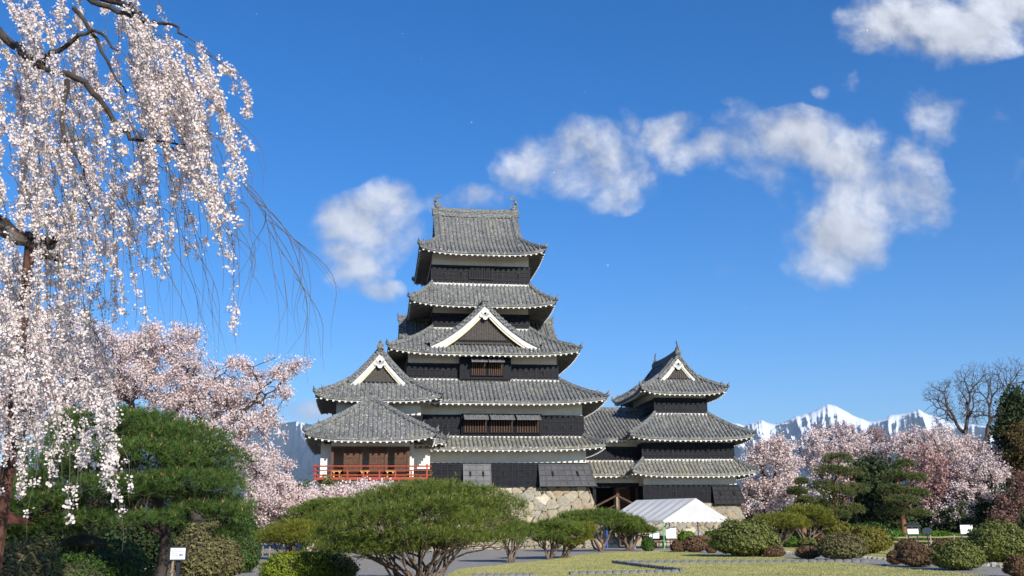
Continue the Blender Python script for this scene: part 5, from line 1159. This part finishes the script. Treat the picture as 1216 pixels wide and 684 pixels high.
board_sign(213, 19.3, 1.27, .29, .215, 'small white sign with blue arrow on a black post at lower left', roof=False, posts=1, lines=4, arrow=True)
# stone lantern in the shade
b = at(94, 690, 23.6); ln = empty('stone_lantern', (b.x, b.y, 0), 'broad-capped stone lantern coloured dark for the shade of the large pine', 'stone lantern'); ln.scale = (.92, .92, .93)
def ngon(r, z, n=6, ph=0): return [(r * math.cos(ph + i * 2 * math.pi / n), r * math.sin(ph + i * 2 * math.pi / n), z) for i in range(n)]
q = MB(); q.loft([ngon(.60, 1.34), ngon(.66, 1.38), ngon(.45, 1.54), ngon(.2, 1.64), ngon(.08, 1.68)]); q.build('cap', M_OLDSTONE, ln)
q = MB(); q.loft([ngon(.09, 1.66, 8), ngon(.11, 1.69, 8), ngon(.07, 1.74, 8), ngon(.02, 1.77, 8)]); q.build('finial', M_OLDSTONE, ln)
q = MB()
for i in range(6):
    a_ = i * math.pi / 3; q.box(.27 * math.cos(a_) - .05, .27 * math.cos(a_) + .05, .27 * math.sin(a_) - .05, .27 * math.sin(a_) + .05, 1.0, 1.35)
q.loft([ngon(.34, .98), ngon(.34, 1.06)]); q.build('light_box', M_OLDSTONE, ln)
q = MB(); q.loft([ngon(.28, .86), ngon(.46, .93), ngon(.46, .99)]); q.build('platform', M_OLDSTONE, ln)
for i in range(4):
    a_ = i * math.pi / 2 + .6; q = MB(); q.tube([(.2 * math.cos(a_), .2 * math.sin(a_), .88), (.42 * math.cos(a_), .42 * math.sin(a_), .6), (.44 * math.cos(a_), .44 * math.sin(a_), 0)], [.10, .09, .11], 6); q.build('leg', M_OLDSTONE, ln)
# reddish roof corner at the left edge
sr = empty('shelter', (-11.2, 19.0, 0), 'reddish sheet-roofed shelter corner at the left edge behind the pine boughs', 'shelter')
q = MB(); q.hexa([(-3, -1.6, 1.95), (1.3, -1.6, 1.75), (1.3, 1.6, 1.75), (-3, 1.6, 1.95), (-3, -.05, 3.0), (-.6, -.05, 2.95), (-.6, .05, 2.95), (-3, .05, 3.0)]); q.build('roof', M_REDROOF, sr)
for x in (-2.6, .6):
    for y in (-1.2, 1.2): q = MB(); q.box(x - .06, x + .06, y - .06, y + .06, 0, 1.95); q.build('post', M_BROWN, sr)
# wooden roofed notice by the gallery
b = at(733, 640, 80.5); wg = empty('wooden_gate_roof', (b.x, b.y, 0), 'small brown plank-roofed shelter with one post before the dark gallery', 'shelter')
q = MB()
for sg, dz in ((-1, .0), (1, 0)):
    q.hexa([(0, -.9, 3.95), (sg * 1.6, -.9, 3.15), (sg * 1.6, .9, 3.15), (0, .9, 3.95), (0, -.9, 4.07), (sg * 1.65, -.9, 3.27), (sg * 1.65, .9, 3.27), (0, .9, 4.07)])
q.build('roof', M_BROWN, wg); q = MB(); q.box(-.08, .08, -.95, -.78, 0, 3.9); q.build('post', M_LOG, wg); q = MB(); q.box(-.08, .08, .78, .95, 0, 3.9); q.build('post', M_LOG, wg); q = MB(); q.hexa([(-1.75, -.8, 2.35), (-.1, -.8, 3.25), (-.1, .6, 3.25), (-1.75, .6, 2.35), (-1.75, -.8, 2.43), (-.1, -.8, 3.33), (-.1, .6, 3.33), (-1.75, .6, 2.43)]); q.build('side_roof', M_BROWN, wg)

# marquee tent
ta, tb_ = at(789, 652, 71.3), at(866, 650, 73.5); tp = Vector((ta.x, ta.y, 0)); ex = Vector((tb_.x - ta.x, tb_.y - ta.y, 0)); Wd = ex.length; rz = math.atan2(ex.y, ex.x)
tn = empty('marquee_tent', tp, 'white gabled event tent on blue and green legs before the castle', 'tent', rz=rz)
Dp, HE, HR = 5.3, 1.98, 3.55       # depth, eave, ridge
# local: x along gable front 0..Wd, y backwards and to the left
sk = -.32
TP = lambda x, y, z: (x + sk * y, y, z)
q = MB()
for sg in (0, 1):
    rings = []
    for i in range(29):
        y = -.1 + (Dp + .2) * i / 28; wv_ = .035 * math.sin(i * math.pi); row = []
        for j in range(9):
            u = j / 8; x = (Wd / 2) * u - .12 * (1 - u) if sg == 0 else Wd - (Wd / 2) * u + .12 * (1 - u); row.append(TP(x, y, HE + (HR - HE) * u - (.11 * math.sin(math.pi * u) * (1 - abs(math.cos(i * math.pi / 4)) ** 1.0) )))
        rings.append(row)
    q.loft(rings, closed=False, caps=False)
q.build('canopy', M_TENT, tn, smooth=True)
for y_ in (-.1, Dp + .1): q = MB(); q.add([TP(-.1, y_, HE), TP(Wd + .1, y_, HE), TP(Wd / 2, y_, HR - .01)], [(0, 1, 2)]); q.build('gable_sheet', M_TENT, tn)
q = MB()
def valance(p0_, p1_, n):
    p0_, p1_ = Vector(p0_), Vector(p1_)
    for i in range(n):
        a_, b_ = p0_.lerp(p1_, i / n), p0_.lerp(p1_, (i + 1) / n); k = [a_, b_] + [a_.lerp(b_, 1 - j / 6) - Vector((0, 0, .10 + .07 * math.sin(math.pi * j / 6))) for j in range(7)]
        q.add(k, [tuple(range(len(k)))])
valance(TP(-.12, -.12, HE), TP(Wd + .12, -.12, HE), 14); valance(TP(-.12, -.12, HE), TP(-.12, Dp + .12, HE), 20); valance(TP(Wd + .12, -.12, HE), TP(Wd + .12, Dp + .12, HE), 20); q.build('valance', M_TENT, tn)
for k_, (x, y) in enumerate([(0, 0), (Wd, 0), (0, Dp / 2), (Wd, Dp / 2), (0, Dp), (Wd, Dp)]):
    q = MB(); p = TP(x, y, 0); q.tube([p, (p[0], p[1], HE)], .04, 7); lg = q.build('leg', M_GREENP if k_ == 0 else (M_STEEL if k_ in (2,) else M_BLUE), tn)
    if k_ == 2: q = MB(); q.tube([(p[0], p[1], .1), (p[0], p[1], .5)], .045, 7); q.build('leg_tape', M_BLUE, lg)
q = MB()
for x in (0, Wd): q.tube([TP(x, 0, HE), TP(x, Dp, HE)], .025, 6)
q.tube([TP(0, 0, HE), TP(Wd, 0, HE)], .025, 6); q.tube([TP(Wd / 2, 0, HR - .05), TP(Wd / 2, Dp, HR - .05)], .025, 6); q.build('frame', M_STEEL, tn)
def panel_stand(px, D, w, h, z0, label):
    b = at(px, 640, D); s = empty('display_panel', (b.x, b.y, 0), label, 'display panel'); q = MB(); q.box(-w / 2, w / 2, -.03, .03, z0, z0 + h); q.build('panel', M_SIGNW, s)
    for sx in (-1, 1): q = MB(); q.box(sx * w * .45 - .025, sx * w * .45 + .025, .03, .08, 0, z0 + h); q.build('leg', M_SIGND, s)
panel_stand(777, 72.6, .72, .8, .72, 'white display panel under the tent, left of the green leg'); panel_stand(797, 72.5, .72, .8, .72, 'white display panel under the tent, right of the green leg')
def bench(px, D, w, label, zs=.42, nl=2):
    b = at(px, 640, D); s = empty('bench', (b.x, b.y, 0), label, 'bench', 'dark wooden benches under the tent'); q = MB(); q.box(-w / 2, w / 2, -.22, .22, zs - .05, zs); q.build('seat', M_BROWN, s)
    for sx in (-1, 1): q = MB(); q.box(sx * w * .42 - .05, sx * w * .42 + .05, -.2, .2, 0, zs - .05); q.build('leg', M_BROWN, s)
    q = MB(); q.box(-w / 2, w / 2, .2, .25, zs + .12, zs + .42); q.build('backrest', M_BROWN, s)
bench(790, 74.0, 1.7, 'dark bench just behind the green tent leg'); bench(776, 79.0, 1.8, 'dark bench farther in beneath the white display panels'); bench(835, 79.5, 1.5, 'dark bench behind the rust-brown domes under the tent')

# edging tiles on the lawn
def edging(p0_, p1_, n, label, tall=.16, group='scalloped tile edging rows'):
    a_, b_ = gp(*p0_), gp(*p1_); e = empty('tile_edging', a_, label, 'lawn edging'); d_ = b_ - a_; L_ = d_.length / n; ang = math.atan2(d_.y, d_.x); first = None
    for i in range(n):
        if first is None:
            q = MB(); hw_ = L_ * .46
            q.loft([[(-hw_, y_, -.02), (hw_, y_, -.02), (hw_, y_, tall * .75), (hw_ * .6, y_, tall * .95), (0, y_, tall), (-hw_ * .6, y_, tall * .95), (-hw_, y_, tall * .75)] for y_ in (-.06, .06)]); o_ = q.build('edging_tile', M_EDGE, e); first = o_
        else: o_ = first.copy(); C.objects.link(o_); o_.parent = e
        o_.location = d_ * ((i + .5) / n) + Vector((0, 0, random.Random(i).uniform(-.012, .012))); o_.rotation_euler = (0, 0, ang + random.Random(i * 3).uniform(-.05, .05))
edging((728, 669), (1032, 667.5), 30, 'long tile edging across the lawn in front of the shrubs', .13)
edging((728, 669), (810, 679.5), 26, 'slanting tile edging linking the far and near rows', .13)
edging((676, 682.5), (806, 679.8), 13, 'near tile edging right of the central pine', .11)
edging((560, 685), (637, 684), 9, 'tile edging cut by the bottom edge under the central pine', .11)
# pebble kerb on the far side of the right path
kb = empty('stone_kerb', gp(905, 655.5), 'uneven pale stone kerb along the far side of the right path', 'kerb'); rk = random.Random(8); pts = [gp(*q_) for q_ in [(905, 655.7), (960, 659.2), (1050, 664.2), (1120, 668.7), (1175, 672.7), (1216, 675.6)]]
cnt = 0
for a_, b_ in zip(pts[:-1], pts[1:]):
    n = max(2, int((b_ - a_).length / .5))
    for i in range(n):
        p = a_.lerp(b_, (i + .5) / n) - kb.location; s_ = rk.uniform(.14, .26); h = rk.uniform(.08, .17); q = MB(); a0 = rk.uniform(0, 3)
        q.loft([[(p.x + s_ * k_ * math.cos(a0 + j * math.pi / 3.5) * rk.uniform(.85, 1.1), p.y + s_ * .7 * k_ * math.sin(a0 + j * math.pi / 3.5), z_) for j in range(7)] for k_, z_ in ((1, -.03), (1, h * .6), (.7, h))])
        if cnt < 95: q.build('kerb_stone', M_KERB, kb)
        cnt += 1
# rocks scattered by the left path
for i, (px, py, s_, lab) in enumerate([(268, 672, .30, 'flat pale rock at the left path edge'), (250, 678, .22, 'small rock nearest the twiggy bush'), (170, 676, .4, 'low brown rock under the large pine'), (1050, 672, .12, 'small pale stone on the right path edge')]):
    b = gp(px, py); q = MB(); rk = random.Random(i)
    q.loft([[(s_ * k_ * math.cos(j * math.pi / 4) * rk.uniform(.8, 1.15), s_ * .7 * k_ * math.sin(j * math.pi / 4) * rk.uniform(.8, 1.1), z_ * s_) for j in range(8)] for k_, z_ in ((1, -.1), (1.05, .25), (.8, .5), (.4, .62))]); o_ = q.build('rock', M_KERB, None); o_.location = b; tag(o_, lab, 'rock')
# drifting petals
pm = None
for i, (px, py, D) in enumerate([(478, 40, 9), (694, 109, 8), (658, 205, 12), (305, 17, 7), (869, 198, 14), (368, 279, 8), (886, 366, 10), (1030, 36, 9), (560, 145, 13), (722, 315, 11), (500, 70, 14), (845, 196, 12)]):
    if pm is None:
        q = MB(); q.add([(-.009, 0, 0), (-.004, -.007, .002), (.007, -.005, .003), (.010, .001, .001), (.006, .006, .003), (-.004, .007, .002)], [(0, 1, 2, 3, 4, 5)]); o_ = q.build('petal', M_BLOSS, None); pm = o_
    else: o_ = pm.copy(); C.objects.link(o_)
    o_.location = at(px, py, D); o_.rotation_euler = (U(-1, 1) + 1, U(-1, 1), U(0, 6)); tag(o_, 'tiny white cherry petal drifting in the open sky', 'petal', 'cherry petals drifting in the sky')
print('objects', len(bpy.data.objects), 'polys', sum(len(m_.polygons) for m_ in bpy.data.meshes))
